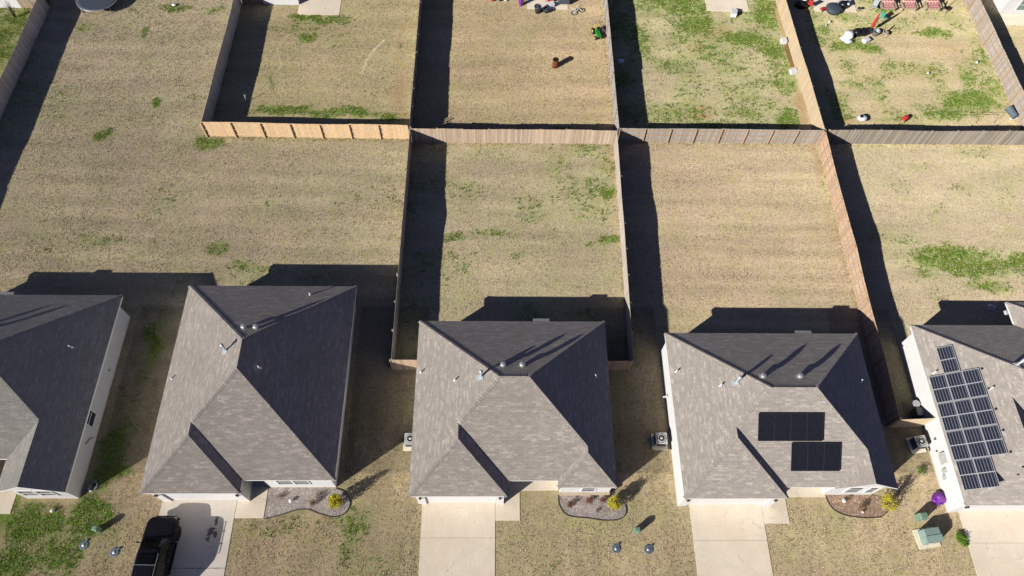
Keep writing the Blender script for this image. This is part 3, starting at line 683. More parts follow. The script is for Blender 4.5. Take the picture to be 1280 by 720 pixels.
H1 = house('house cut off by the left edge with a front gable and grey-green shingles', -41.5, -27.5, 25.25, 13.1, 10.95, -35.1, (-31.9, 10.95, 'gable'), mat='roof_pale', wallmat='siding_grey', porch=1.6, east=.6)
H2 = house('grey-shingled house with a short ridge behind the driveway holding the black car', -22.8, -10.45, 26.1, 11.72, 10.88, -16.42, None, porch=1.7, yfw=11.95, east=.47)
H3 = house('middle house, hip roof without solar panels, low stone ledge under its front window', -5.62, 7.9, 23.26, 11.69, 10.68, .74, (4.05, 11.24, 'hip'), porch=1.6, yfw=11.47, east=.2)
H4 = house('house with seven black solar panels on its front roof slope and a small front gable', 12.22, 26.38, 22.37, 11.26, 10.53, 18.97, (22.2, 11.14, 'gable'), porch=1.6, yfw=11.42, east=.45, xw=.2)
H5 = house('house at the right edge with a tall array of striped solar panels', 30.5, 44.7, 23.1, 12.8, 10.08, 38.1, (40.5, 12.2, 'hip'), rear=(38.3, 43.3, 25.04), porch=1.6, xw=.42)
# windows and wall details
def px_label(o, s): o['label'] = s
window(H1, -28.1, 16.35, .95, 1.95, .95, 'E'); window(H1, -30.6, 11.22, .95, 2.15, .95, 'S'); window(H1, -29.45, 11.22, .95, 2.15, .95, 'S')
mb = MB(); mb.tube([(-28.05, 15.3, .4), (-27.98, 15.1, .9), (-28.0, 14.6, 1.2)], .03, 6); mb.build('conduit', M['acdark'], H1)
mb = MB(); mb.box((-28.05, 20.2, .8), (.14, .14, .16)); mb.build('vent_hood', M['pvc'], H1)
window(H2, -14.05, 11.95, .98, 2.15, .95, 'S'); window(H2, -12.95, 11.95, .98, 2.15, .95, 'S')
window(H2, -10.92, 19.2, .9, 2.1, 1.0, 'E'); window(H2, -10.92, 16.9, .9, 2.1, .9, 'E')
window(H3, 6.2, 11.47, .95, 2.1, .85, 'S')
mb = MB(); mb.bx(4.34, 7.73, 11.36, 11.468, 0, .52); mb.bx(4.32, 7.75, 11.32, 11.468, .52, .60); mb.build('stone_ledge', M['ledge'], H3)
window(H4, 24.15, 11.42, .85, 2.1, .95, 'S'); window(H4, 25.35, 11.42, .85, 2.1, .6, 'S')
for hh, xx in ((H1, -36.0), (H3, 3.25), (H4, 22.4)): awning(hh, xx, {-36.0: 25.25, 3.25: 23.26, 22.4: 22.37}[xx])
mb = MB(); mb.box((12.28, 18.2, .9), (.22, .12, .14)); mb.tube([(12.22, 18.2, .95), (12.10, 18.2, .9), (12.10, 18.2, .75)], .05, 6); mb.build('vent_hood', M['pvc'], H4)
for y_, z_, s_2, nm in ((13.55, 1.45, (.16, .75, .55), 'meter_box'), (12.75, 1.2, (.14, .28, .36), 'junction_box'), (12.35, .95, (.12, .3, .25), 'junction_box'), (15.0, 1.2, (.1, .12, .14), 'outlet_cover'), (14.2, .95, (.08, .1, .1), 'outlet_cover')):
    mb = MB(); mb.box((30.9-s_2[0]/2, y_, z_), s_2); mb.lathe([(.08, -.02), (.08, .06)], (30.9-s_2[0], y_+.1, z_+.1), 10, ax='x') if s_2[1] > .5 else None
    mb.build(nm, M['acbox'] if s_2[1] > .2 else M['acdark'], H5)
mb = MB(); mb.tube([(30.84, 15.0, 1.2), (30.84, 14.8, .3)], .025, 6); mb.build('conduit', M['pvc'], H5)
mb = MB(); mb.bx(42.8, 42.94, 24.6, 24.74, 0, 2.62); mb.build('patio_post', M['white'], H5)
mb = MB(); mb.box((38.22, 24.3, 2.55), (.16, .3, .14)); mb.build('flood_lamp', M['pvc'], H5)

# roof pipes
def zl(x, xl): return ZE+K*(x-xl)
def zr_(x, xr): return ZE+K*(xr-x)
def zb_(y, yb): return ZE+K*(yb-y)
for x in (-16.86, -16.06): roof_vent(H2, x, 21.05, zb_(21.05, 26.1), 'cap')
roof_vent(H2, -17.85, 19.45, zl(-17.85, -22.8), 'flue'); roof_vent(H2, -22.3, 18.6, zl(-22.3, -22.8), 'pipe'); roof_vent(H2, -13.57, 24.96, zb_(24.96, 26.1), 'pipe'); roof_vent(H2, -15.45, 18.22, zr_(-15.45, -10.45), 'pipe')
for x in (.45, 1.71): roof_vent(H3, x, 18.45, zb_(18.45, 23.26), 'cap')
roof_vent(H3, -1.0, 17.75, zl(-1.0, -5.62), 'flue'); roof_vent(H3, -5.25, 19.15, zl(-5.25, -5.62), 'pipe'); roof_vent(H3, -2.78, 17.95, zl(-2.78, -5.62), 'pipe'); roof_vent(H3, 6.85, 18.7, zr_(6.85, 7.9), 'pipe')
for x in (17.58, 20.04): roof_vent(H4, x, 17.75, zb_(17.75, 22.37), 'cap')
roof_vent(H4, 16.0, 17.62, zl(16.0, 12.22), 'flue'); roof_vent(H4, 12.65, 19.25, zl(12.65, 12.22), 'pipe'); roof_vent(H4, 15.1, 17.6, zl(15.1, 12.22), 'pipe'); roof_vent(H4, 25.35, 18.4, zr_(25.35, 26.38), 'pipe')
roof_vent(H1, -29.3, 20.55, zr_(-29.3, -27.5), 'pipe')
for x in (-36.3, -35.1): roof_vent(H1, x, 20.6, zb_(20.6, 25.25), 'cap')
roof_vent(H1, -37.6, 18.6, zl(-37.6, -41.5), 'flue')
roof_vent(H5, 35.1, 18.75, zb_(18.75, 23.1), 'flue'); roof_vent(H5, 30.95, 19.2, zl(30.95, 30.5), 'pipe'); roof_vent(H5, 33.45, 17.4, zl(33.45, 30.5), 'pipe')
for x in (37.3, 39.4): roof_vent(H5, x, 18.6, zb_(18.6, 23.1), 'cap')

# solar panels: each is a part of its house, with its frame as a sub-part
def solar(root, P0, U, V, w, h, cellmat, framemat, fr, half=False):
    U, V = Vector(U).normalized(), Vector(V).normalized(); Nn = U.cross(V).normalized(); P0 = Vector(P0)+Nn*.09
    def q(mb, u0, u1, v0, v1, t0, t1):
        c = [P0+U*u+V*v+Nn*t for t in (t0, t1) for u, v in ((u0, v0), (u1, v0), (u1, v1), (u0, v1))]
        uv = [(u0, v0), (u1, v0), (u1, v1), (u0, v1)]
        mb.poly(c[4:8], uv); mb.poly([c[3], c[2], c[1], c[0]], uv)
        for a, b in ((0, 1), (1, 2), (2, 3), (3, 0)): mb.poly([c[a], c[b], c[b+4], c[a+4]], [(0, 0), (.1, 0), (.1, .1), (0, .1)])
    g = MB()
    q(g, fr, w-fr, fr, h-fr, 0, .035)
    po = g.build('solar_panel', M[cellmat], root)
    f = MB()
    q(f, 0, w, 0, fr, -.005, .045); q(f, 0, w, h-fr, h, -.005, .045); q(f, 0, fr, fr, h-fr, -.005, .045); q(f, w-fr, w, fr, h-fr, -.005, .045)
    if half: q(f, fr, w-fr, h/2-.022, h/2+.022, .005, .040)
    f.build('panel_frame', M[framemat], po)
q_ = math.sqrt(1+K*K)
Vf = (0, 1, K)
def p4(x, y): return (x, y, ZE+K*(y-11.26))
for i in range(4): solar(H4, p4(17.0+i*1.063, 13.87), (1, 0, 0), Vf, 1.05, 1.55*q_, 'cell_black', 'blackframe', .012)
for i in range(3): solar(H4, p4(19.22+i*1.078, 12.2), (1, 0, 0), Vf, 1.065, 1.57*q_, 'cell_black', 'blackframe', .012)
def p5(x, y): return (x, y, ZE+K*(x-30.5))
Ux = (1, 0, K)
for row in range(3):
    for c in range(3): solar(H5, p5(30.62+c*.865, 16.97-row*2.0), Ux, (0, 1, 0), .85*q_, 1.97, 'cell_blue', 'alu', .032, True)
for c in range(2): solar(H5, p5(30.66+c*.865, 10.98), Ux, (0, 1, 0), .85*q_, 1.97, 'cell_blue', 'alu', .032, True)
solar(H5, p5(31.44, 18.97), Ux, (0, 1, 0), .85*q_, 1.97, 'cell_blue', 'alu', .032, True)
for c in range(6):
    rl = MB(); rl.box((33.31, 11.6+c*1.45, ZE+K*(33.26-30.5)+.12), (.12, .1, .08)); rl.build('panel_clamp', M['blackframe'], H5)

# houses of the row behind: only their rear corners are in view
def rear_house(label, x0, x1, y0, y1, win=None):
    root = thing('house', label, 'house', ((x0+x1)/2, y0, 0), 0, 'houses of the row behind the back fence')
    ov = .4; X0, X1, Y0, Y1 = x0-ov, x1+ov, y0-ov, y1+ov; h = (Y1-Y0)/2
    r = Roof(); a, b, c, d = (X0, Y0, ZE), (X1, Y0, ZE), (X1, Y1, ZE), (X0, Y1, ZE); R1 = (X0+h, Y0+h, zroof(h)); R2 = (X1-h, Y0+h, zroof(h))
    r.slope([a, b, R2, R1], 'y', Y0, 1); r.slope([b, c, R2], 'x', X1, -1); r.slope([c, d, R1, R2], 'y', Y1, -1); r.slope([d, a, R1], 'x', X0, 1)
    r.ridge(a, R1); r.ridge(b, R2); r.ridge(c, R2); r.ridge(d, R1); r.ridge(R1, R2)
    ro = r.mb.build('roof', M['roof'], root); r.cap.build('ridge_cap', M['roof'], ro)
    f = MB(); q = [a, b, c, d]
    for i in range(4):
        p, n = q[i], q[(i+1) % 4]; f.poly([(p[0], p[1], ZE-.17), (n[0], n[1], ZE-.17), (n[0], n[1], ZE), (p[0], p[1], ZE)])
    f.poly([(p[0], p[1], ZE-.17) for p in q]); f.build('fascia', M['white'], root)
    w = MB(); q = [(x0, y0), (x1, y0), (x1, y1), (x0, y1)]
    for i in range(4):
        p, n = q[i], q[(i+1) % 4]; w.poly([(*p, 0), (*n, 0), (*n, ZE-.173), (*p, ZE-.173)])
    w.build('wall', M['siding'], root)
    if win: window(root, win[0], y0, win[1], win[2], win[3], 'S', glass='glass_green')
    return root
rear_house('white-walled house at the top left corner beyond the grey fence', -62.0, -47.15, 58.98, 69, (-49.4, 1.0, 2.1, 1.0))
rear_house('white-walled house at the top beside the pale patio in the cedar-fenced yard', -23.5, -20.0, 59.95, 69.5)
rear_house('white house at the top right corner with a greenish window', 51.35, 65, 60.02, 70, (53.3, .55, 1.75, 1.15))

# ------------------------------------------------------------------ fences
def fence(label, p0, p1, mat, side, h=1.83, rail='w_rail', end_posts=True, seed=0, bulge=None, railn=3):
    """boards on one face, rails and posts on the other; side=+1 puts the rails left of p0->p1"""
    rn = random.Random(seed); p0, p1 = Vector((*p0, 0)), Vector((*p1, 0)); d = (p1-p0); L = d.length; d.normalize()
    nrm = Vector((-d.y, d.x, 0))*side; ang = math.atan2(d.y, d.x)
    root = thing('wooden_fence', label, 'fence', p0.lerp(p1, .5), 0, 'wooden privacy fences between the yards')
    npan = max(1, round(L/2.4)); off = [rn.uniform(-.035, .035) for _ in range(npan+1)]
    def H(s): return h+off[min(int(s/L*npan), npan)]+.03*math.sin(s*.55+seed)+(bulge[1]*math.exp(-((s-bulge[0])/1.6)**2) if bulge else 0)
    mb = MB(); n = int(L/.146); w = L/n
    for i in range(n):
        s = (i+.5)*w; hh = H(s)+rn.uniform(-.012, .012); c = p0+d*s-nrm*(.009+rn.uniform(0, .004))
        k = len(mb.f); mb.box((c.x, c.y, (hh-.02)/2), (w-.006, .018, hh+.02), ang)
        u = i*.146+.02
        for j in range(k, len(mb.f)): mb.uv[j] = [(u+.05, 0), (u+.10, 0), (u+.10, hh), (u+.05, hh)]
    mb.build('picket_panel', M[mat], root)
    rb = MB()
    for t in ([.3, .95, 1.55] if railn == 3 else [.35, 1.5]):
        for q in range(npan):
            a, b = L*q/npan, L*(q+1)/npan; c = p0+d*((a+b)/2)+nrm*.021
            rb.box((c.x, c.y, t+off[q]), (b-a-.01, .038, .088), ang)
    rb.build('rails', M[rail], root)
    for q in range(npan+1):
        c = p0+d*(L*q/npan)+nrm*.09; pm = MB(); hh = H(min(L*q/npan, L-.01))-.05
        pm.box((c.x, c.y, hh/2), (.09, .09, hh), ang); pm.build('post', M[rail], root)
    return root
YF = 42.35
fence('dark grey-brown fence sloping across the top left corner', (-44.42, 44.0), (-44.42, 59.0), 'w_shade', 1, seed=1, rail='w_grey')
fence('dark grey-brown fence running down the left edge beyond the first panels', (-44.42, 30.0), (-44.42, 43.96), 'w_shade', 1, seed=2, rail='w_grey')
fence('short tan fence return joining the top left house', (-47.1, 59.0), (-44.5, 59.0), 'w_pale', 1, seed=3)
fence('grey fence on the left side of the yard closed by the new cedar fence', (-25.7, 42.9), (-25.7, 60.0), 'w_shade', 1, seed=4, rail='w_grey')
fence('short brown fence return beside the white wall of the cedar-fenced yard', (-25.6, 60.0), (-23.55, 60.0), 'w_orange', 1, seed=5)
fence('bright new cedar fence with its posts showing, left of the back fence line', (-25.75, 42.83), (-7.85, 42.72), 'w_cedar', -1, seed=6, rail='w_cedar')
fence('grey fence left of the yard with the rusty barrel', (-7.68, 42.6), (-7.68, 63.0), 'w_grey', -1, seed=7, rail='w_grey')
fence('faded pinkish-brown back fence with smooth pickets between two side fences', (-7.55, YF), (10.5, YF+.05), 'w_fade', 1, seed=8)
fence('grey fence right of the yard with the rusty barrel', (10.62, 42.6), (10.75, 63.0), 'w_grey', 1, seed=9, rail='w_grey')
fence('grey back fence with brown posts and rails facing the mown brown yard', (10.7, 42.62), (28.75, 42.62), 'w_grey', -1, seed=10)
fence('pale tan fence beside the muddy puddle', (28.85, 42.8), (28.5, 63.0), 'w_pale', -1, seed=11, rail='w_grey')
fence('grey-tan back fence with diagonal streaks running to the right edge', (29.3, 42.68), (50.0, 42.75), 'w_grey2', 1, seed=12)
fence('grey fence with brown rails in the top right corner', (48.25, 42.9), (48.3, 63.0), 'w_grey', 1, seed=13)
fence('grey fence left of the middle yard, ending at a corner by the middle house', (-7.62, 20.65), (-7.62, YF-.1), 'w_grey', 1, seed=14, rail='w_grey', bulge=(11.5, .12))
fence('short tan fence return left of the middle house', (-7.6, 20.62), (-5.3, 20.62), 'w_orange', 1, seed=15)
fence('grey fence right of the middle yard, next to the brown mown yard', (10.0, 20.65), (10.42, YF-.1), 'w_bleach', -1, seed=16, rail='w_grey', bulge=(11.5, .1))
fence('short brown fence return right of the middle house', (7.8, 20.62), (9.98, 20.62), 'w_orange', 1, seed=17)
fence('orange-brown fence with posts on its left side, between the two houses with solar panels', (28.42, 16.25), (28.82, YF+.1), 'w_orange', 1, seed=18, rail='w_orange', bulge=(14, .12))
fence('short tan fence return joining the house with striped solar panels', (28.45, 16.2), (30.85, 16.3), 'w_pale', 1, seed=19)

# ------------------------------------------------------------------ air conditioners
def ac_unit(label, x, y, rz=0.0):
    root = thing('air_conditioner', label, 'air conditioner', (x, y, 0), rz, 'air conditioner units on pads')
    def P(name, mb, m, par=root, **k): return mb.build(name, M[m], par, world=False, **k)
    mb = MB(); mb.bx(-.55, .55, -.62, .55, 0, .09); P('concrete_pad', mb, 'conc', bevel=.01)
    mb = MB(); mb.bx(-.40, .40, -.40, .40, .10, .16); mb.bx(-.40, .40, -.40, .40, .80, .86)
    for sx in (-1, 1):
        for sy in (-1, 1): mb.bx(sx*.40, sx*.34, sy*.40, sy*.34, .16, .80)
    P('casing', mb, 'acbox', bevel=.015)
    mb = MB()
    for k in range(14):
        z = .18+k*.044; mb.bx(-.385, .385, -.385, .385, z, z+.026)
    P('coil_fins', mb, 'acdark')
    mb = MB(); mb.lathe([(.33, .861), (.33, .885), (.29, .885), (.29, .866)], (0, 0, 0), 28); mb.lathe([(.0, .866), (.285, .866)], (0, 0, 0), 28)
    fan = P('fan_well', mb, 'acdark')
    mb = MB()
    for r in (.08, .15, .22, .28): mb.lathe([(r-.008, .89), (r+.008, .89), (r+.008, .898), (r-.008, .898)], (0, 0, 0), 24)
    for k in range(8):
        a = k*math.pi/4; mb.tube([(0.05*math.cos(a), .05*math.sin(a), .895), (.31*math.cos(a), .31*math.sin(a), .893)], .007, 5)
    mb.lathe([(.09, .88), (.10, .91), (.0, .915)], (0, 0, 0), 16)
    P('fan_guard', mb, 'acbox', fan)
    return root
ac_unit('air conditioner on a pad at the left wall of the middle house', -5.98, 15.1)
ac_unit('air conditioner on a pad at the left wall of the house with black solar panels', 11.62, 15.15)
ac_unit('tilted-looking air conditioner below the fence return of the house with striped solar panels', 30.05, 14.95, R(8))

# ------------------------------------------------------------------ car
def make_car():
    root = thing('parked_car', 'large black car with roof rails parked on the driveway', 'car', (-21.78, 9.85, 0), R(-1.5))
    # stations along -y from the front bumper: y, half width, bottom z, shoulder z, top half width, top z
    ST = [(0.0, .70, .42, .74, .62, .82), (.10, .86, .36, .86, .74, .96), (.30, .955, .33, .96, .84, 1.05), (.75, .99, .32, 1.02, .88, 1.10), (1.25, 1.0, .31, 1.05, .90, 1.15), (1.42, 1.0, .31, 1.08, .84, 1.19),
          (1.75, 1.0, .31, 1.10, .76, 1.52), (2.08, 1.0, .31, 1.11, .69, 1.80), (2.35, 1.0, .31, 1.12, .70, 1.87), (3.2, 1.0, .31, 1.12, .71, 1.885), (4.3, 1.0, .31, 1.12, .70, 1.87), (4.75, 1.0, .33, 1.12, .68, 1.82),
          (4.98, .99, .36, 1.10, .70, 1.55), (5.12, .98, .38, 1.05, .78, 1.12), (5.22, .90, .42, .85, .74, .92)]
    def prof(s):
        y, hw, zb, zs, tw, zt = s
        half = [(hw*.86, zb), (hw*.985, zb+.10), (hw, (zb+zs)/2), (hw*.985, zs-.02), (hw*.955, zs+.02), (tw+(hw*.955-tw)*.12, zt-(zt-zs)*.14), (tw*.92, zt-.008), (tw*.5, zt+.012)]
        return [(x, -y, z) for x, z in half]+[(-x, -y, z) for x, z in reversed(half)]
    mb = MB(); rows = [prof(s) for s in ST]; n = len(rows[0]); base = 0
    for r_ in rows: mb.v += r_
    for i in range(len(rows)-1):
        for j in range(n):
            a = i*n+j; b = i*n+(j+1) % n
            mb.f.append((a, a+n, b+n, b)); mb.m.append(0); mb.uv.append(None); mb.sm.append(True)
    mb.f.append(tuple(range(n))); mb.f.append(tuple(reversed(range((len(rows)-1)*n, len(rows)*n))))
    mb.m += [0, 0]; mb.uv += [None, None]; mb.sm += [True, True]
    body = mb.build('body', M['carpaint'], root, world=False)
    sub = body.modifiers.new('sub', 'SUBSURF'); sub.levels = 1; sub.render_levels = 2
    def P(name, mb, m, par=root, **k): return mb.build(name, M[m], par, world=False, **k)
    # glass laid just proud of the body
    def lerp(a, b, t): return a+(b-a)*t
    def at(y):
        for a, b in zip(ST[:-1], ST[1:]):
            if a[0] <= y <= b[0]:
                t = (y-a[0])/(b[0]-a[0]); return [lerp(p, q, t) for p, q in zip(a, b)]
    mb = MB(); yy = [1.47, 1.62, 1.78, 1.93, 2.06]
    for y0, y1 in zip(yy[:-1], yy[1:]):
        a, b = at(y0), at(y1); m_ = 5
        for k in range(m_):
            t0, t1 = -1+2*k/m_, -1+2*(k+1)/m_
            f = lambda s, t: (s[4]*.93*t, -s[0], s[5]+.028-.02*t*t)
            mb.poly([f(a, t0), f(a, t1), f(b, t1), f(b, t0)], smooth=True)
    P('windshield', mb, 'carglass')
    wp = MB(); wp.tube([(-.55, -1.46, 1.235), (.05, -1.56, 1.33)], .012, 5); wp.tube([(.05, -1.45, 1.235), (.6, -1.58, 1.34)], .012, 5); P('wiper', wp, 'chrome')
    for sx in (-1, 1):
        for y0, y1 in ((1.85, 2.85), (2.93, 3.85), (3.93, 4.7)):
            mb = MB(); a, b = at(y0), at(y1)
            def e(s, t): return (sx*(lerp(s[1]*.955, s[4]+(s[1]*.955-s[4])*.12, t)+.012), -s[0], lerp(s[3]+.05, s[5]-(s[5]-s[3])*.16, t))
            mb.poly([e(a, 0), e(b, 0), e(b, 1), e(a, 1)]); P('side_window', mb, 'carglass')
        for hy in (2.75, 3.75):
            hb = MB(); hb.box((sx*1.0, -hy, .98), (.04, .18, .03)); P('door_handle', hb, 'chrome')
        mi = MB(); mi.tube([(sx*.92, -1.72, 1.12), (sx*1.06, -1.70, 1.14)], .025, 6); mi.blob((sx*1.13, -1.70, 1.17), (.11, .06, .085), 10); P('wing_mirror', mi, 'carpaint')
        rr = MB(); rr.tube([(sx*.66, -2.45, 1.87), (sx*.66, -2.55, 1.895), (sx*.66, -4.4, 1.895), (sx*.66, -4.5, 1.86)], .022, 6); P('roof_rail', rr, 'chrome')
        hl = MB(); hl.blob((sx*.74, -.13, .83), (.16, .10, .07), 10); P('headlight', hl, 'amber')
        tl = MB(); tl.box((sx*.90, -5.08, 1.0), (.14, .10, .3)); P('tail_light', tl, 'red')
        sb = MB(); sb.bx(sx*.90, sx*1.05, -3.5, -1.55, .33, .39); P('running_board', sb, 'black')
        for wy in (.98, 4.05):
            ar = MB(); ar.lathe([(.46, -.01), (.46, .012), (.0, .012)], (sx*.985 if sx > 0 else sx*.985-.012, -wy, .42), 24, ax='x'); P('wheel_arch', ar, 'black')
            w = MB(); o_ = sx*.90
            w.lathe([(.26, -.13), (.36, -.13), (.40, -.09), (.40, .09), (.36, .13), (.26, .13)], (o_, -wy, .40), 28, ax='x'); ty = P('wheel', w, 'tyre')
            rm = MB(); rm.lathe([(.0, .10), (.08, .115), (.09, .09), (.24, .10), (.262, .125)], (o_, -wy, .40), 24, ax='x') if sx > 0 else rm.lathe([(.0, -.10), (.08, -.115), (.09, -.09), (.24, -.10), (.262, -.125)], (o_, -wy, .40), 24, ax='x')
            P('rim', rm, 'rim', ty)
    sr = MB(); sr.box((0, -2.78, 1.905), (.98, .62, .012), rx=R(-1)); so = P('sunroof', sr, 'carglass')
    for yy_ in (-3.15, -3.95): 
        cb = MB(); cb.box((0, yy_, 1.925), (1.34, .05, .03)); P('roof_rack_bar', cb, 'chrome')
    rk = MB()
    for k in range(4): rk.box((-.42+k*.28, -3.75, 1.898), (.02, 1.25, .012))
    P('roof_ribs', rk, 'black')
    gr = MB(); gr.box((0, .0, .66), (.95, .06, .24)); 
    for k in range(3): gr.box((0, .03, .59+k*.075), (.9, .03, .02))
    P('grille', gr, 'black')
    bp = MB(); bp.tube([(-.88, -.12, .50), (-.6, .02, .50), (.6, .02, .50), (.88, -.12, .50)], .09, 8); P('front_bumper', bp, 'carpaint')
    lp = MB(); lp.box((0, .10, .50), (.32, .02, .15)); P('number_plate', lp, 'sheet')
make_car()

# ------------------------------------------------------------------ shrubs
def leaf_cloud(mb, c, r, n, size, rn, top_sparse=0.0, shape=1.0):
    for _ in range(n):
        while True:
            p = Vector((rn.uniform(-1, 1), rn.uniform(-1, 1), rn.uniform(-1, 1)))
            if .35 < p.length <= 1: break
        if top_sparse and p.z > 0 and rn.random() < top_sparse*p.z: continue
        tp = 1-.45*max(0, p.z)*shape
        q = Vector(c)+Vector((p.x*r[0]*tp, p.y*r[1]*tp, p.z*r[2]))
        q += Vector((rn.gauss(0, .03), rn.gauss(0, .03), rn.gauss(0, .04)))
        a = Vector((rn.gauss(0, 1), rn.gauss(0, 1), rn.gauss(0, .7))).normalized(); b = a.cross(Vector((rn.gauss(0, 1), rn.gauss(0, 1), rn.gauss(0, 1)))).normalized()
        s = size*rn.uniform(.6, 1.3)
        mb.poly([q-a*s, q-b*s*.45, q+a*s, q+b*s*.45])
def shrub(label, x, y, r, h, leaf, n, size, seed, sparse=0.0, name='shrub', group=None, stems=7, twig_over=0.0):
    rn = random.Random(seed); root = thing(name, label, 'shrub', (x, y, 0), 0, group)
    st = MB()
    for k in range(stems):
        a = rn.uniform(0, 6.28); e = (x+r*.75*math.cos(a)*rn.random(), y+r*.75*math.sin(a)*rn.random(), h*rn.uniform(.75, 1.0+twig_over))
        mid = ((x+e[0])/2+rn.uniform(-.05, .05), (y+e[1])/2+rn.uniform(-.05, .05), e[2]*.5)
        st.tube([(x+rn.uniform(-.04, .04), y+rn.uniform(-.04, .04), 0), mid, e], [.022, .015, .006], 5)
    st.build('stems', M['twig'], root)
    lf = MB()
    leaf_cloud(lf, (x, y, h*.42), (r, r, h*.42), n, size, rn, sparse)
    for k in range(9):
        a = rn.uniform(0, 6.28); rr = r*rn.uniform(.5, .95); z = h*rn.uniform(.15, .85)
        leaf_cloud(lf, (x+rr*math.cos(a)*(1.1-z/h*.5), y+rr*math.sin(a)*(1.1-z/h*.5), z), (r*.28, r*.28, r*.34), int(n*.07), size, rn)
    if name == 'weed_clump':
        for k in range(8):
            a = rn.uniform(0, 6.28); rr = r*rn.uniform(.7, 1.35); leaf_cloud(lf, (x+rr*.7*math.cos(a), y+rr*1.2*math.sin(a), h*.25), (r*.38, r*.38, h*.25), int(n*.10), size, rn)
    lf.build('foliage', M[leaf], root)
    return root
G_ = 'yellow-green shrubs at house corners'
shrub('full yellow-green shrub in the curved end of the gravel bed nearest the black car', -10.72, 10.85,   .50, 2.05, 'yellow_leaf', 1600, .05, 21, .3, group=G_)
shrub('yellow shrub at the right end of the bed before the middle house', 8.05, 10.75, .52, 1.55, 'yellow_leaf', 1150, .052, 22, .55, group=G_, twig_over=.35, stems=14)
shrub('thin straggly yellow-green shrub at the corner of the reddish bed', 26.75, 10.75, .60, 1.7, 'yellow_leaf', 720, .05, 23, .7, group=G_, twig_over=.45, stems=16)
shrub('bright green weed clump on the edge of the right driveway', 31.3, 8.5, .36, .38, 'green_leaf', 560, .055, 24, .2, name='weed_clump', stems=6)
sr = 'small red-brown shrublets in the middle bed'
for i, (x, y, l) in enumerate(((5.05, 10.75, 'reddest shrublet at the left of the middle bed'), (6.38, 11.0, 'brown-red shrublet in the middle of the middle bed'), (7.3, 11.03, 'dark red shrublet beside the yellow shrub of the middle bed'))):
    shrub(l, x, y, .22, .5, 'red_leaf', 260, .035, 30+i, .3, group=sr, stems=5)
shrub('dry brown shrub leaning in the gravel bed near the yellow-green shrub', -12.35, 10.85, .22, .75, 'dry_leaf', 220, .035, 41, .4, stems=7)
shrub('dry twiggy clump at the wall of the first gravel bed', -14.6, 11.3, .25, .3, 'dry_leaf', 160, .03, 42, .3, group='dry clumps at the wall', stems=5)
shrub('dry rusty clump under the windows of the first gravel bed', -12.0, 11.45, .28, .35, 'dry_leaf', 200, .03, 43, .3, group='dry clumps at the wall', stems=5)
shrub('dark twiggy shrub in the middle of the reddish bed', 25.1, 10.6, .30, .6, 'dry_leaf', 260, .035, 44, .4, stems=10)
shrub('small dark tuft near the wall of the reddish bed', 24.3, 11.15, .18, .3, 'dry_leaf', 110, .03, 45, .3, stems=5)
shrub('bare branching bush on the grass in the top left corner', -47.3, 57.6, .7, 1.6, 'dry_leaf', 60, .04, 46, .6, stems=22, twig_over=.2)
shrub('small grey-green tuft in the front of the middle bed', 6.9, 10.35, .16, .25, 'dry_leaf', 100, .03, 47, .3, stems=4)
shrub('thin green weed by the wall of the house with striped solar panels', 29.9, 13.1, .28, .45, 'green_leaf', 130, .045, 48, .4, name='weed_clump', stems=8)

# ------------------------------------------------------------------ utility boxes
def pedestal(label, x, y, rz, h=.75, mat='util', w=.36, d=.30):
    root = thing('utility_pedestal', label, 'utility box', (x, y, 0), rz, 'small green utility pedestals')
    mb = MB(); mb.bx(-w/2, w/2, -d/2, d/2, 0, h-.14); mb.build('cabinet', M[mat], root, world=False, bevel=.02)
    mb = MB(); a, b = w/2+.015, d/2+.015
    bt = [(-a, -b, h-.14), (a, -b, h-.14), (a, b, h-.14), (-a, b, h-.14)]; tp = [(-a*.75, -b*.55, h), (a*.75, -b*.55, h), (a*.75, b*.7, h), (-a*.75, b*.7, h)]
    mb.poly(tp); mb.poly(bt[::-1])
    for i in range(4): mb.poly([bt[i], bt[(i+1) % 4], tp[(i+1) % 4], tp[i]])
    mb.build('lid', M[mat], root, world=False, bevel=.012)
    mb = MB(); mb.bx(-.06, .06, -d/2-.014, -d/2-.002, h*.3, h*.5); mb.build('warning_label', M['sheet'], root, world=False)
    return root
pedestal('green utility pedestal on the bright weeds near the black car', -26.2, 9.15, R(-15))
pedestal('green utility pedestal on the lawn right of the middle bed', 9.4, 9.0, R(3))
pedestal('green utility pedestal just behind the big transformer', 28.85, 9.85, R(8), .8, 'util', .55, .45)
root = thing('transformer_box', 'big pale green transformer cabinet on a concrete pad by the right driveway', 'utility box', (29.05, 8.62, 0), R(8))
mb = MB(); mb.bx(-.82, .72, -.72, .55, 0, .06); mb.build('concrete_pad', M['conc'], root, world=False, bevel=.01)
mb = MB(); mb.bx(-.52, .55, -.05, .42, .06, .86); mb.build('tank', M['util_pale'], root, world=False, bevel=.02)
mb = MB(); s0 = [(-.54, -.5, .06), (-.54, -.055, .06), (-.54, -.055, .90), (-.54, -.44, .78)]; s1 = [(.57, y, z) for _, y, z in s0]
mb.poly(s0[::-1]); mb.poly(s1)
for i in range(4): mb.poly([s0[i], s0[(i+1) % 4], s1[(i+1) % 4], s1[i]])
mb.build('hinged_cover', M['util_pale'], root, world=False, bevel=.02)
mb = MB(); mb.bx(-.2, .05, -.51, -.49, .3, .5); mb.build('warning_label', M['sheet'], root, world=False)
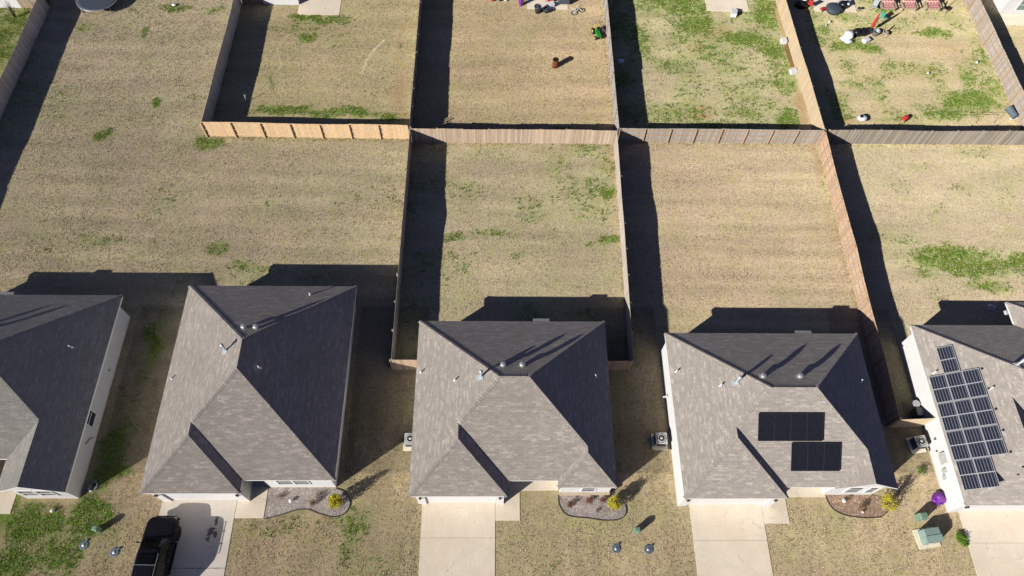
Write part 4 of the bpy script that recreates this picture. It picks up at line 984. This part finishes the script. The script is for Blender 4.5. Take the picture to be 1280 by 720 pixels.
def meter_lid(label, x, y, rz, shape='box'):
    root = thing('meter_lid', label, 'meter lid', (x, y, 0), rz, 'water meter lids in the front lawns')
    mb = MB(); mb.lathe([(.30, 0), (.30, .045), (.25, .06), (.0, .062)], (0, 0, 0), 8 if shape == 'box' else 18, smooth=False); mb.build('collar', M['lid'], root, world=False)
    mb = MB(); mb.lathe([(.13, .06), (.13, .07), (.0, .072)], (0, 0, 0), 14); mb.build('cap', M['galv'], root, world=False)
    mb = MB(); mb.box((.22, .20, .05), (.18, .14, .1), .6); mb.build('hinge_box', M['lid'], root, world=False)
meter_lid('long blue-grey meter lid half hidden in weeds left of the black car', -26.95, 8.2, .4, 'box')
meter_lid('round blue meter lid on the dry lawn left of the black car', -24.85, 7.75, 0, 'round')
meter_lid('left one of two meter lids on the lawn below the middle bed', 8.0, 7.9, .3, 'box')
meter_lid('right one of two meter lids on the lawn below the middle bed', 10.15, 7.85, .1, 'round')
def lamp(label, x, y, s=.13):
    root = thing('ground_lamp', label, 'lamp', (x, y, 0), 0, 'small white lamps in the front beds')
    mb = MB(); mb.lathe([(.03, 0), (.03, .12)], (0, 0, 0), 8); mb.build('stake', M['black'], root, world=False)
    mb = MB(); mb.lathe([(.06, .12), (s, .16), (s, .22), (s*.6, .27), (0, .28)], (0, 0, 0), 14); mb.build('lamp_head', M['sheet'], root, world=False)
lamp('white lamp in the gravel bed near the driveway with the car', -13.85, 11.0); lamp('white lamp at the left of the reddish bed', 23.9, 10.95); lamp('small white lamp in front of the dark shrub in the reddish bed', 25.0, 10.2, .08)
root = thing('cleanout_cap', 'white pipe cap standing in the grass before the left house', 'pipe cap', (-29.55, 10.35, 0))
mb = MB(); mb.lathe([(.09, 0), (.09, .16), (.12, .16), (.12, .24), (.05, .27), (0, .27)], (0, 0, 0), 14); mb.build('pipe', M['pvc'], root, world=False)

# ------------------------------------------------------------------ loose things
def small(name, label, cat, x, y, rz=0, group=None): return thing(name, label, cat, (x, y, 0), rz, group)
def P(root, name, mb, m, **k): return mb.build(name, M[m], root, world=False, **k)
# purple crumpled bag by the right wall
root = small('crumpled_bag', 'crumpled purple bag at the foot of the white wall by the right driveway', 'bag', 30.5, 11.1); root.scale = (.88, .88, .88)
mb = MB(); rn = random.Random(3)
mb.blob((0, 0, .30), (.42, .36, .32), 22, .10, rnd=rn)
for q in ((.25, -.12, .30, .24), (-.28, -.1, .24, .26), (.05, .22, .34, .25), (-.05, -.30, .18, .22), (.34, .14, .16, .2), (-.12, .06, .56, .2)): mb.blob(q[:3], (q[3]*1.15, q[3], q[3]*.9), 12, .16, rnd=rn)
mb.sm = [False]*len(mb.sm)
P(root, 'bag', mb, 'purple')
mb = MB(); rn = random.Random(5)
for k in range(26):
    a = k*.2417; p = Vector((.46*math.cos(a*1.0), .38*math.sin(a), .10+.35*rn.random())); q = p*1.28; q.z = p.z+rn.uniform(-.05, .15); t = Vector((-math.sin(a), math.cos(a), .2))*.09
    mb.poly([p-t, p+t, q+t*.4, q-t*.4])
P(root, 'ruffle', mb, 'purple')
# hose reel on the wall of the right house
root = small('hose_reel', 'hose reel and box against the white wall above the fence return', 'hose reel', 30.55, 17.35)
mb = MB(); mb.bx(-.22, .25, -.5, .1, 0, .85); P(root, 'box', mb, 'acdark', bevel=.03)
mb = MB()
for k in range(5): mb.lathe([(.20+.012*k, .33+.05*k), (.25+.01*k, .355+.05*k), (.20+.012*k, .38+.05*k)], (-.02, .42, .2), 18)
P(root, 'hose_coil', mb, 'galv')
# tangle by the left house
root = small('coiled_hose', 'loose pale tangle of hose beside the wall of the left house', 'hose', -27.35, 12.0)
mb = MB(); rn = random.Random(9); pts = []
for k in range(40):
    a = k*.62; pts.append((.30*math.cos(a)*rn.uniform(.5, 1.1), .42*math.sin(a)*rn.uniform(.6, 1.1), .03+.004*k))
mb.tube(pts, .022, 6); P(root, 'hose', mb, 'galv_pale')
# trampoline
root = small('trampoline', 'round trampoline with dark mat on the top left lawn', 'trampoline', -39.6, 59.75)
mb = MB(); mb.lathe([(0, .78), (1.72, .775)], (0, 0, 0), 48); P(root, 'jumping_mat', mb, 'tramp')
mb = MB(); mb.lathe([(1.72, .785), (1.98, .785), (1.98, .765), (1.72, .765)], (0, 0, 0), 48); P(root, 'spring_pad', mb, 'grey_plastic')
mb = MB(); mb.tube([(2.0*math.cos(2*math.pi*k/48), 2.0*math.sin(2*math.pi*k/48), .77) for k in range(49)], .04, 8, caps=False); P(root, 'rim', mb, 'galv')
for k in range(4):
    a = k*math.pi/2+.6; mb = MB(); b0, b1 = a-.22, a+.22; f = lambda t, z: (1.97*math.cos(t), 1.97*math.sin(t), z)
    mb.tube([f(b0, .76), f(b0, .08), f((b0+b1)/2, .03), f(b1, .08), f(b1, .76)], .03, 6); P(root, 'leg', mb, 'galv')
# fire barrel
root = small('rusty_barrel', 'rusty open barrel standing on the brown grass', 'barrel', 5.47, 51.85)
mb = MB(); mb.lathe([(.285, 0), (.285, .28), (.30, .30), (.285, .32), (.285, .58), (.30, .60), (.285, .62), (.285, .88), (.298, .90), (.27, .90), (.27, .1), (.0, .1)], (0, 0, 0), 24); P(root, 'drum', mb, 'rust')
mb = MB(); mb.lathe([(.262, .89), (.262, .12), (.0, .12)], (0, 0, 0), 24); P(root, 'sooty_inside', mb, 'soot')
# toy tractor
root = small('toy_tractor', 'green ride-on toy tractor beside the grey fence', 'toy tractor', 9.75, 56.1, R(15))
mb = MB(); mb.bx(-.20, .20, -.62, .28, .30, .58); mb.bx(-.24, .24, .22, .62, .28, .44); P(root, 'body', mb, 'green_toy', bevel=.05)
mb = MB(); mb.bx(-.18, .18, .30, .60, .44, .52); mb.box((0, .62, .68), (.36, .08, .4), rx=R(-12)); P(root, 'seat', mb, 'yellow_toy', bevel=.03)
mb = MB(); mb.tube([(0, -.05, .55), (0, .1, .80)], .02, 6); mb.lathe([(.13, .80), (.15, .82), (.13, .84)], (0, .1, 0), 14); P(root, 'steering_wheel', mb, 'black')
for sx in (-1, 1):
    for wy, r_ in ((-.45, .18), (.42, .30)):
        mb = MB(); mb.lathe([(.0, -.08), (r_, -.08), (r_, .08), (.0, .08)], (sx*.32, wy, r_), 18, ax='x'); w_ = P(root, 'wheel', mb, 'black')
        mb = MB(); mb.lathe([(.0, -.095), (r_*.55, -.09), (r_*.55, .09), (.0, .095)], (sx*.32, wy, r_), 14, ax='x'); mb.build('hub', M['yellow_toy'], w_, world=False)
root = small('push_mower', 'grey push mower parked between the green toy and the fence', 'mower', 10.28, 56.6, R(40))
mb = MB(); mb.lathe([(.24, .12), (.26, .2), (.18, .28), (.0, .3)], (0, 0, 0), 16); mb.lathe([(.1, .3), (.1, .42), (0, .43)], (0, 0, 0), 12); P(root, 'deck', mb, 'galv')
mb = MB(); mb.tube([(-.2, .2, .2), (-.2, .8, .85), (.2, .8, .85), (.2, .2, .2)], .018, 6); P(root, 'handle', mb, 'black')
for sx in (-1, 1):
    for sy in (-1, 1): mb = MB(); mb.lathe([(0, -.03), (.1, -.03), (.1, .03), (0, .03)], (sx*.25, sy*.22, .1), 12, ax='x'); P(root, 'wheel', mb, 'black')
def crate(label, x, y, s, rz, m='sheet', name='plastic_tub', group='white tubs and boxes in the yards'):
    root = small(name, label, 'tub', x, y, rz, group); a, b, h = s; mb = MB()
    mb.bx(-a/2, a/2, -b/2, b/2, 0, .03)
    for sx in (-1, 1): mb.bx(sx*a/2, sx*(a/2-.03), -b/2, b/2, .03, h); 
    for sy in (-1, 1): mb.bx(-a/2+.03, a/2-.03, sy*b/2, sy*(b/2-.03), .03, h)
    P(root, 'tub', mb, m); mb = MB(); mb.bx(-a/2-.02, a/2+.02, -b/2-.02, b/2+.02, h, h+.04); P(root, 'lid', mb, m, bevel=.012); return root
crate('small pale box lying in the fence shadow', 11.83, 52.6, (.5, .4, .12), .1)
crate('white tub leaning at the edge of the bare patio', 23.8, 59.35, (.55, .75, .4), -.25)
crate('upper of two white tubs beside the muddy puddle', 28.15, 55.5, (.5, .55, .35), .05)
crate('lower of two white tubs beside the muddy puddle', 28.3, 51.35, (.6, .5, .35), .2)
crate('white box on the front edge of the cluttered patio', 5.35, 60.2, (.55, .45, .35), .3)
# planks in the corner
root = small('plank_pile', 'loose pale planks slanting in the shaded fence corner', 'planks', -5.5, 44.4)
mb = MB()
for k, (ax, ay, bx_, by_) in enumerate(((-1.0, -.75, 1.0, .75), (-.75, -.85, 1.2, .62), (-.3, -.8, .9, .1))): mb.box(((ax+bx_)/2, (ay+by_)/2, .14+.05*k), (math.hypot(bx_-ax, by_-ay), .10, .04), math.atan2(by_-ay, bx_-ax))
P(root, 'planks', mb, 'lumber')
# cluttered patio, third yard
root = small('storage_bin', 'tall purple bin at the left of the cluttered patio', 'bin', 2.3, 60.35); mb = MB(); mb.lathe([(.22, 0), (.30, .85), (.0, .86)], (0, 0, 0), 4); P(root, 'bin', mb, 'purple', bevel=.02); mb = MB(); mb.lathe([(.33, .86), (.33, .92), (.1, .97), (0, .97)], (0, 0, 0), 4); P(root, 'lid', mb, 'purple', bevel=.02)
def planter(l, x, y, r, h):
    root = small('garden_pot', l, 'pot', x, y, 0, 'slate grey pots by the patio'); mb = MB(); mb.lathe([(r*.7, 0), (r, h*.8), (r*1.06, h*.82), (r*1.06, h), (r*.88, h), (r*.85, h*.8), (0, h*.78)], (0, 0, 0), 18); P(root, 'pot', mb, 'grey_plastic')
    mb = MB(); mb.lathe([(r*.84, h*.82), (r*.5, h*.95), (0, h*1.0)], (0, 0, 0), 14); P(root, 'covered_soil', mb, 'grey_plastic')
planter('tall slate grey pot before the cluttered patio', 3.95, 59.3, .34, .8); planter('low slate grey pot right of the tall one', 4.85, 59.4, .32, .4)
root = small('grill', 'dark covered grill on the right of the cluttered patio', 'grill', 6.65, 60.7)
mb = MB(); mb.bx(-.55, .55, -.3, .3, .12, .85); P(root, 'cabinet', mb, 'grey_plastic', bevel=.03); mb = MB(); mb.lathe([(.34, -.5), (.34, .5)], (0, 0, .86), 20, ax='x'); P(root, 'hood', mb, 'grey_plastic'); mb = MB(); mb.tube([(-.35, -.36, .95), (.35, -.36, .95)], .02, 6); P(root, 'handle', mb, 'chrome')
def chair(l, x, y, rz, m, group=None):
    root = small('garden_chair', l, 'chair', x, y, rz, group); mb = MB(); mb.box((0, 0, .42), (.5, .5, .05)); P(root, 'seat', mb, m, bevel=.02); mb = MB(); mb.box((0, .26, .72), (.5, .05, .6), rx=R(-14)); P(root, 'backrest', mb, m, bevel=.02)
    for sx in (-1, 1):
        for sy in (-1, 1): mb = MB(); mb.tube([(sx*.22, sy*.22, .40), (sx*.25, sy*.25, 0)], .025, 6); P(root, 'leg', mb, m)
chair('red garden chair on the cluttered patio', 5.15, 60.75, .5, 'red'); chair('red garden chair in the shade of the pale fence by the right patio', 31.85, 60.65, 2.5, 'red')
root = small('bicycle', 'small white and grey bicycle lying at the right end of the cluttered patio', 'bicycle', 8.0, 59.45, R(30))
for wx, r_ in ((-.42, .30), (.45, .30)):
    mb = MB(); mb.tube([(wx+r_*math.cos(2*math.pi*k/20), r_*math.sin(2*math.pi*k/20), .06) for k in range(21)], .03, 6, caps=False)
    w_ = P(root, 'wheel', mb, 'grey_plastic'); mb = MB()
    for k in range(4):
        a = k*math.pi/4; mb.tube([(wx-r_*math.cos(a), -r_*math.sin(a), .06), (wx+r_*math.cos(a), r_*math.sin(a), .06)], .006, 4)
    mb.build('spokes', M['galv_pale'], w_, world=False)
mb = MB(); mb.tube([(-.42, 0, .08), (-.05, .08, .1), (.32, .38, .12), (.45, 0, .08)], .03, 6); mb.tube([(-.05, .08, .1), (-.15, .42, .12), (-.42, 0, .08)], .03, 6); mb.tube([(-.15, .42, .12), (.32, .38, .12)], .03, 6); P(root, 'frame', mb, 'sheet')
mb = MB(); mb.blob((-.17, .50, .13), (.13, .07, .04), 8); P(root, 'saddle', mb, 'sheet'); mb = MB(); mb.tube([(.20, .60, .12), (.34, .48, .3), (.55, .52, .12)], .02, 6); P(root, 'handlebar', mb, 'sheet')
ball_g = 'balls and small round toys on the lawns'
def ball(l, x, y, r, m, cut='black'):
    root = small('ball', l, 'ball', x, y, 0, ball_g); mb = MB(); r *= .8; mb.blob((0, 0, r), (r, r, r), 16); P(root, 'ball', mb, m)
    mb = MB()
    for k in range(5):
        a = k*1.2566; mb.blob((r*.72*math.cos(a), r*.72*math.sin(a), r*1.55), (r*.25, r*.25, r*.25), 6)
    P(root, 'patches', mb, cut)
ball('white ball lying alone in the right half of the top right yard', 41.45, 51.45, .14, 'sheet'); ball('white ball near the right fence of the top right yard', 46.7, 52.95, .16, 'sheet')
ball('lower left ball of the close pair below the right patio', 32.93, 57.9, .12, 'sheet'); ball('upper right ball of the close pair below the right patio', 33.4, 58.4, .14, 'sheet')
root = small('toy_ball', 'teal ball on the lawn against the left side of the grey fence', 'ball', -26.2, 55.5); mb = MB(); mb.blob((0, 0, .2), (.2, .2, .2), 16); P(root, 'ball', mb, 'teal')
root = small('plastic_bag', 'white scrap of plastic on the grass near the trampoline', 'litter', -32.35, 59.6); mb = MB(); mb.blob((0, 0, .1), (.22, .15, .12), 10, .25); P(root, 'bag', mb, 'sheet')
root = small('garden_stake', 'pale stake standing in the fence shadow of the cedar-fenced yard', 'stake', -22.95, 46.95, .3); mb = MB(); mb.tube([(-.1, 0, 0), (0, .05, .75)], .03, 6); mb.box((0, .06, .78), (.2, .03, .12)); P(root, 'stake', mb, 'galv')
# right patio
root = small('round_tub', 'round dark tub lying on the front edge of the right patio', 'tub', 34.2, 60.2); mb = MB(); mb.lathe([(.74, 0), (.82, .25), (.84, .30), (.80, .34), (.0, .36)], (0, 0, 0), 30); P(root, 'shell', mb, 'grey_plastic')
mb = MB(); mb.lathe([(.79, .345), (.70, .44), (.45, .50), (0, .52)], (0, 0, 0), 24); P(root, 'cover', mb, 'grey_plastic')
root = small('covered_heap', 'black covered heap just right of the round tub', 'heap', 35.35, 60.75); mb = MB(); mb.blob((0, 0, .3), (.55, .45, .4), 14, .16, rnd=random.Random(12)); P(root, 'cover', mb, 'blackbag'); mb = MB(); mb.blob((.25, -.2, .55), (.2, .16, .1), 8, .2); P(root, 'white_bag', mb, 'sheet')
root = small('toy_wagon', 'small red toy on the corner of the right patio', 'toy', 33.1, 60.2, .4); mb = MB(); mb.bx(-.25, .25, -.16, .16, .12, .3); P(root, 'tray', mb, 'red', bevel=.02)
for sx in (-1, 1):
    for sy in (-1, 1): mb = MB(); mb.lathe([(0, -.03), (.09, -.03), (.09, .03), (0, .03)], (sx*.16, sy*.18, .09), 10, ax='y'); P(root, 'wheel', mb, 'black')
root = small('covered_heap', 'black covered heap in the shade at the left of the right patio', 'heap', 30.9, 60.7); mb = MB(); mb.blob((0, 0, .3), (.7, .5, .42), 14, .15); P(root, 'cover', mb, 'blackbag'); mb = MB(); mb.blob((.3, .2, .66), (.22, .2, .12), 8, .2); P(root, 'white_bag', mb, 'sheet')
crate('white box stacked behind the round tub', 34.9, 61.0, (.6, .5, .3), .2); crate('second white box behind the round tub', 35.9, 61.4, (.5, .4, .4), .5)
root = small('black_stool', 'small black stool right of the right patio', 'stool', 36.75, 60.15); mb = MB(); mb.lathe([(.16, .34), (.18, .38), (0, .39)], (0, 0, 0), 14); P(root, 'seat', mb, 'black')
for k in range(3): mb = MB(); mb.tube([(.1*math.cos(k*2.1), .1*math.sin(k*2.1), .35), (.2*math.cos(k*2.1), .2*math.sin(k*2.1), 0)], .02, 5); P(root, 'leg', mb, 'black')
def lounger():
    root = thing('lounge_chair', 'x', 'chair', (0, 0, 0), 0, 'wooden lounge chairs with red chevron cushions')
    mb = MB(); mb.bx(-.72, .72, -.05, .05, .28, .36); mb.bx(-.72, .72, .75, .85, .28, .36); mb.bx(-.72, -.64, -.05, .85, .28, .36); mb.bx(.64, .72, -.05, .85, .28, .36)
    for sx in (-1, 1): mb.bx(sx*.78, sx*.66, -.1, .85, .55, .60)
    P(root, 'wooden_frame', mb, 'lumber')
    for sx in (-1, 1):
        for y in (0, .8): mb = MB(); mb.bx(sx*.74, sx*.66, y-.04, y+.04, 0, .55); P(root, 'leg', mb, 'lumber')
    mb = MB(); mb.bx(-.63, .63, -.06, .72, .37, .50); P(root, 'seat_cushion', mb, 'chev', bevel=.04)
    mb = MB(); mb.box((0, .80, .78), (1.26, .13, .66), rx=R(-18)); P(root, 'back_cushion', mb, 'chev', bevel=.04)
    return root
lg = lounger()
for i, (x, y, l) in enumerate(((39.75, 60.15, 'leftmost red chevron lounge chair in the top right yard'), (41.95, 60.2, 'middle red chevron lounge chair in the top right yard'), (44.4, 60.25, 'rightmost red chevron lounge chair in the top right yard'))):
    o = lg if i == 0 else copy_tree(lg); o.location = (x, y, 0); o['label'] = l
chair('green plastic chair below the lounge chairs', 38.9, 58.9, 2.0, 'teal'); chair('dark chair at the right of the lounge chairs', 45.75, 60.3, .8, 'black'); chair('blue-grey chair left of the lounge chairs', 38.35, 60.4, -.4, 'galv_pale')
# rubbish heap and closed parasol
root = small('rubbish_bag', 'big white plastic sheet bundle on the left of the rubbish heap', 'bag', 34.75, 56.15); mb = MB(); mb.blob((0, .1, .35), (.52, .5, .42), 16, .16, rnd=random.Random(8)); mb.blob((-.1, -.5, .14), (.42, .3, .16), 12, .25, rnd=random.Random(9)); mb.blob((-.5, -.1, .12), (.3, .4, .13), 12, .25, rnd=random.Random(10)); P(root, 'sheet', mb, 'sheet')
root = small('rubbish_bag', 'black rubbish bags piled in the middle of the rubbish heap', 'bag', 35.95, 56.65); mb = MB(); mb.blob((-.25, 0, .36), (.48, .45, .40), 14, .14); mb.blob((.4, .08, .36), (.50, .42, .38), 14, .14); P(root, 'bags', mb, 'blackbag')
crate('white box tipped in front of the black rubbish bags', 36.45, 55.75, (.6, .5, .3), .5)
root = small('patio_umbrella', 'closed red patio umbrella standing upright in the rubbish heap', 'umbrella', 37.15, 57.1); mb = MB(); mb.lathe([(.28, 0), (.28, .08), (.05, .12), (0, .12)], (0, 0, 0), 16); P(root, 'base', mb, 'galv'); mb = MB(); mb.tube([(0, 0, .1), (0, 0, 2.35)], .022, 8); P(root, 'pole', mb, 'galv')
mb = MB(); mb.lathe([(.05, .55), (.17, .75), (.15, 1.3), (.10, 2.0), (.03, 2.35), (0, 2.36)], (0, 0, 0), 9, smooth=False); P(root, 'canopy', mb, 'red')
root = small('metal_bucket', 'grey metal bucket beside the closed red umbrella', 'bucket', 37.6, 56.7); mb = MB(); mb.lathe([(.24, 0), (.34, .5), (.36, .52), (.32, .5), (.22, .06), (0, .06)], (0, 0, 0), 18); P(root, 'pail', mb, 'galv'); mb = MB(); mb.tube([(-.34, 0, .5), (-.2, 0, .72), (.2, 0, .72), (.34, 0, .5)], .012, 5); P(root, 'handle', mb, 'galv_pale')
chair('small brown chair right of the rubbish heap', 38.5, 56.6, 1.0, 'ledge')
root = small('dog_toy', 'white and dark plastic toy near the back fence of the top right yard', 'toy', 33.55, 45.55); mb = MB(); mb.blob((0, 0, .22), (.48, .36, .24), 14, .05); P(root, 'shell', mb, 'sheet'); mb = MB(); mb.lathe([(.16, .42), (.16, .48), (0, .49)], (-.15, 0, 0), 12); mb.blob((.42, -.12, .16), (.14, .14, .14), 10); P(root, 'dark_cap', mb, 'black')
root = small('toy_car', 'little red toy car near the back fence of the top right yard', 'toy', 37.6, 45.6, .6); mb = MB(); mb.bx(-.32, .32, -.2, .2, .1, .3); mb.bx(-.18, .2, -.17, .17, .3, .44); P(root, 'body', mb, 'red', bevel=.04)
for sx in (-1, 1):
    for sy in (-1, 1): mb = MB(); mb.lathe([(0, -.04), (.11, -.04), (.11, .04), (0, .04)], (sx*.2, sy*.21, .11), 12, ax='y'); P(root, 'wheel', mb, 'black')
root = small('storage_bin', 'blue-grey bin lying against the right fence of the top right yard', 'bin', 47.75, 46.3, .25); mb = MB(); mb.lathe([(.26, -.55), (.32, .5), (.35, .52), (.35, .58), (0, .6)], (0, 0, .33), 14, ax='y'); P(root, 'bin', mb, 'lid'); mb = MB(); mb.lathe([(.09, -.05), (.09, .05)], (-.3, -.5, .12), 10, ax='x'); mb.lathe([(.09, -.05), (.09, .05)], (.3, -.5, .12), 10, ax='x'); P(root, 'wheels', mb, 'sheet')
root = small('goal_frame', 'thin wire goal frame low over the grass of the top right yard', 'goal', 43.3, 45.9)
mb = MB()
for x in (-2.6, -.9, .9, 2.6): mb.tube([(x, -.6, 0), (x, -.4, .9), (x, .7, .02)], .014, 5)
mb.tube([(-2.6, -.4, .9), (2.6, -.4, .9)], .014, 5); mb.tube([(-2.6, .7, .02), (2.6, .7, .02)], .014, 5); P(root, 'wires', mb, 'black')
root = small('field_stone', 'pale grey stone in the roof shadow behind the right house', 'stone', 39.2, 26.0); mb = MB(); mb.blob((0, 0, .08), (.38, .3, .13), 12, .12); P(root, 'stone', mb, 'galv')
for i, (x, y, m, l) in enumerate(((-.6, 60.95, 'red', 'red scrap at the top left of the brown yard'), (.2, 61.0, 'black', 'black scrap at the top of the brown yard'), (.75, 61.0, 'sheet', 'white scrap at the top of the brown yard'))):
    root = small('litter', l, 'litter', x, y, i*.7, 'scraps by the patio'); mb = MB(); mb.blob((0, 0, .1), (.22, .16, .12), 8, .25); P(root, 'scrap', mb, m)
# puddle in the trench
mb = MB(); rn = random.Random(4); L_ = [(28.55-.35+rn.uniform(-.06, .06), 55.3-k*.45) for k in range(8)]; Rr_ = [(28.55+.12+rn.uniform(-.05, .05), 55.3-k*.45) for k in range(8)]
mb.poly([(x, y, .006) for x, y in L_]+[(x, y, .006) for x, y in reversed(Rr_)]); tag(mb.build('mud_puddle', M['water']), kind='structure')

# ------------------------------------------------------------------ grass tufts and weeds (uncountable)
BLOCK = [(-41.2, -27.9, 10.9, 25.2), (-22.5, -10.8, 11.0, 25.9), (-5.3, 7.7, 10.9, 23.0), (12.5, 26.0, 10.7, 22.1), (30.8, 44.5, 10.2, 23), (-22.55, -17.45, 0, 11.2), (-17.5, -15.5, 9.85, 13), (-5.03, .02, 0, 11.1), (-.1, 1.68, 9.7, 11.8), (1.6, 4.35, 11.6, 13.3),
         (13.17, 18.22, 0, 11), (18.1, 19.95, 9.45, 11.3), (19.9, 22.8, 11.2, 13), (31.68, 36.6, 0, 10.5), (-38.7, -32.3, 0, 14.6), (-20.05, -15.8, 58.5, 64), (2.9, 7.1, 59.75, 64), (21.15, 25.55, 59.8, 64), (32.2, 36.1, 60.2, 64), (51.3, 60, 58.3, 64),
         (-15.5, -9.85, 10.0, 12), (4.3, 8.85, 9.8, 11.6), (22.75, 26.95, 9.95, 11.6), (28.1, 28.85, 44, 60), (-62, -47.1, 58.9, 70), (-23.6, -20, 59.9, 70)]
def scatter(n, seed):
    r_ = np.random.RandomState(seed); x = r_.uniform(-56, 56, n); y = r_.uniform(5, 63, n)
    ok = np.abs(x) < 33+y*.36
    for a, b, c, d in BLOCK: ok &= ~((x > a) & (x < b) & (y > c) & (y < d))
    return x[ok], y[ok], r_
def tufts(name, label, x, y, col, r_, blades, lo, hi, lean, wid, mat, hs=None):
    n = len(x)*blades; X = np.repeat(x, blades)+r_.normal(0, .03, n); Y = np.repeat(y, blades)+r_.normal(0, .03, n)
    a = r_.uniform(0, 2*np.pi, n); h = r_.uniform(lo, hi, n)*(np.repeat(hs, blades) if hs is not None else 1); l = h*r_.uniform(lean[0], lean[1], n); w = r_.uniform(wid*.6, wid*1.2, n)
    dx, dy = np.cos(a), np.sin(a); px, py = -dy*w, dx*w
    V = np.stack([np.stack([X-px, Y-py, X*0+.002], 1), np.stack([X+px, Y+py, X*0+.002], 1), np.stack([X+dx*l, Y+dy*l, h], 1)], 1).reshape(-1, 3)
    me = bpy.data.meshes.new(name); me.vertices.add(3*n); me.vertices.foreach_set('co', V.ravel()); me.loops.add(3*n); me.polygons.add(n)
    me.loops.foreach_set('vertex_index', np.arange(3*n)); me.polygons.foreach_set('loop_start', np.arange(n)*3); me.update(calc_edges=True)
    C = np.repeat(col, blades, 0)*r_.uniform(.62, 1.25, (n, 1)); C[:, 2] *= r_.uniform(.75, 1.2, n); C[:, 1] *= r_.uniform(.93, 1.04, n); set_attr(me, 'tint', np.repeat(C, 3, 0)); me.materials.append(mat)
    o = bpy.data.objects.new(name, me); COL.objects.link(o); tag(o, label, 'grass', kind='stuff'); return o
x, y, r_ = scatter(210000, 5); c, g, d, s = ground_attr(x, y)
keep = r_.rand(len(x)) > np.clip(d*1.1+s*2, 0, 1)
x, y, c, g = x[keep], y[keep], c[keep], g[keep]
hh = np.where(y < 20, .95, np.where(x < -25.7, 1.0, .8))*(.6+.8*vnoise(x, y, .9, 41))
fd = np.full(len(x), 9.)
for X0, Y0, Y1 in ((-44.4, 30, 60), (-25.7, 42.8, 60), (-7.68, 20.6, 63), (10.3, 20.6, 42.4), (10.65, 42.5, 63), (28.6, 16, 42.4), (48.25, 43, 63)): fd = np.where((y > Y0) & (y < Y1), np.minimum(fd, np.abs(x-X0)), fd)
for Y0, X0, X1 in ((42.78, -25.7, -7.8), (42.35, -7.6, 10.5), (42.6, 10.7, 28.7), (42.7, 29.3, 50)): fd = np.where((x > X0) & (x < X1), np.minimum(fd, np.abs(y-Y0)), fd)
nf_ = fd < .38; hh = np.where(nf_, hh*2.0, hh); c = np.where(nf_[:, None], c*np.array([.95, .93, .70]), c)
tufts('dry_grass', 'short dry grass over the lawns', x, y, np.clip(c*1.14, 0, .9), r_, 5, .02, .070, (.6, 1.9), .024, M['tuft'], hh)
x, y, r_ = scatter(420000, 6); c, g, d, s = ground_attr(x, y)
v = .6*vnoise(x, y, 1.1, 31)+.65*vnoise(x*.6, y*1.6, 3.1, 32)
keep = (g*(.12+1.15*v) > .24+.42*r_.rand(len(x)))
x, y = x[keep], y[keep]
gc = np.stack([r_.uniform(.14, .32, len(x)), r_.uniform(.27, .44, len(x)), r_.uniform(.03, .08, len(x))], 1)
tufts('green_weeds', 'patches of low bright green weeds in the lawns', x, y, gc, r_, 5, .03, .10, (.8, 2.2), .03, M['tuft'])

# ------------------------------------------------------------------ camera, sun, sky
cam = bpy.data.cameras.new('camera'); co = bpy.data.objects.new('camera', cam); COL.objects.link(co)
RT = Vector((0.99976505, -0.00555261, 0.02095242)); DN = Vector((0.00526459, -0.87548427, -0.48321793)); FW = Vector((0.02102663, 0.48321471, -0.87524935))
m = Matrix((RT, -DN, -FW)).transposed().to_4x4(); m.translation = (0, 0, 50); co.matrix_world = m
cam.sensor_width = 36; cam.lens = 36*900/1280; cam.clip_start = .5; cam.clip_end = 5000
S.camera = co
sd = Vector((1.72, 1.26, -1)).normalized()
sun = bpy.data.lights.new('sun', 'SUN'); so = bpy.data.objects.new('sun', sun); COL.objects.link(so)
sun.energy = 5.0; sun.angle = R(.5); sun.color = (1.0, .965, .905); so.rotation_euler = sd.to_track_quat('-Z', 'Y').to_euler(); so.location = (-60, -50, 60)
W = bpy.data.worlds.new('World'); S.world = W; W.use_nodes = True; nt = W.node_tree
sky = nt.nodes.new('ShaderNodeTexSky'); sky.sky_type = 'NISHITA'; sky.sun_disc = False
sky.sun_elevation = math.atan(1/math.hypot(1.72, 1.26)); sky.sun_rotation = R(233.8); sky.ozone_density = 2.5; sky.air_density = 1.0; sky.dust_density = .4
bg = nt.nodes['Background']; wb = nt.nodes.new('ShaderNodeMix'); wb.data_type = 'RGBA'; wb.blend_type = 'MULTIPLY'; wb.inputs[0].default_value = 1; wb.inputs[7].default_value = (.98, .86, 1.20, 1)
nt.links.new(sky.outputs[0], wb.inputs[6]); nt.links.new(wb.outputs[2], bg.inputs[0]); bg.inputs[1].default_value = .036
S.view_settings.view_transform = 'Standard'; S.view_settings.look = 'None'; S.view_settings.exposure = 0; S.view_settings.gamma = 1
S.cycles.max_bounces = 4; S.cycles.diffuse_bounces = 1
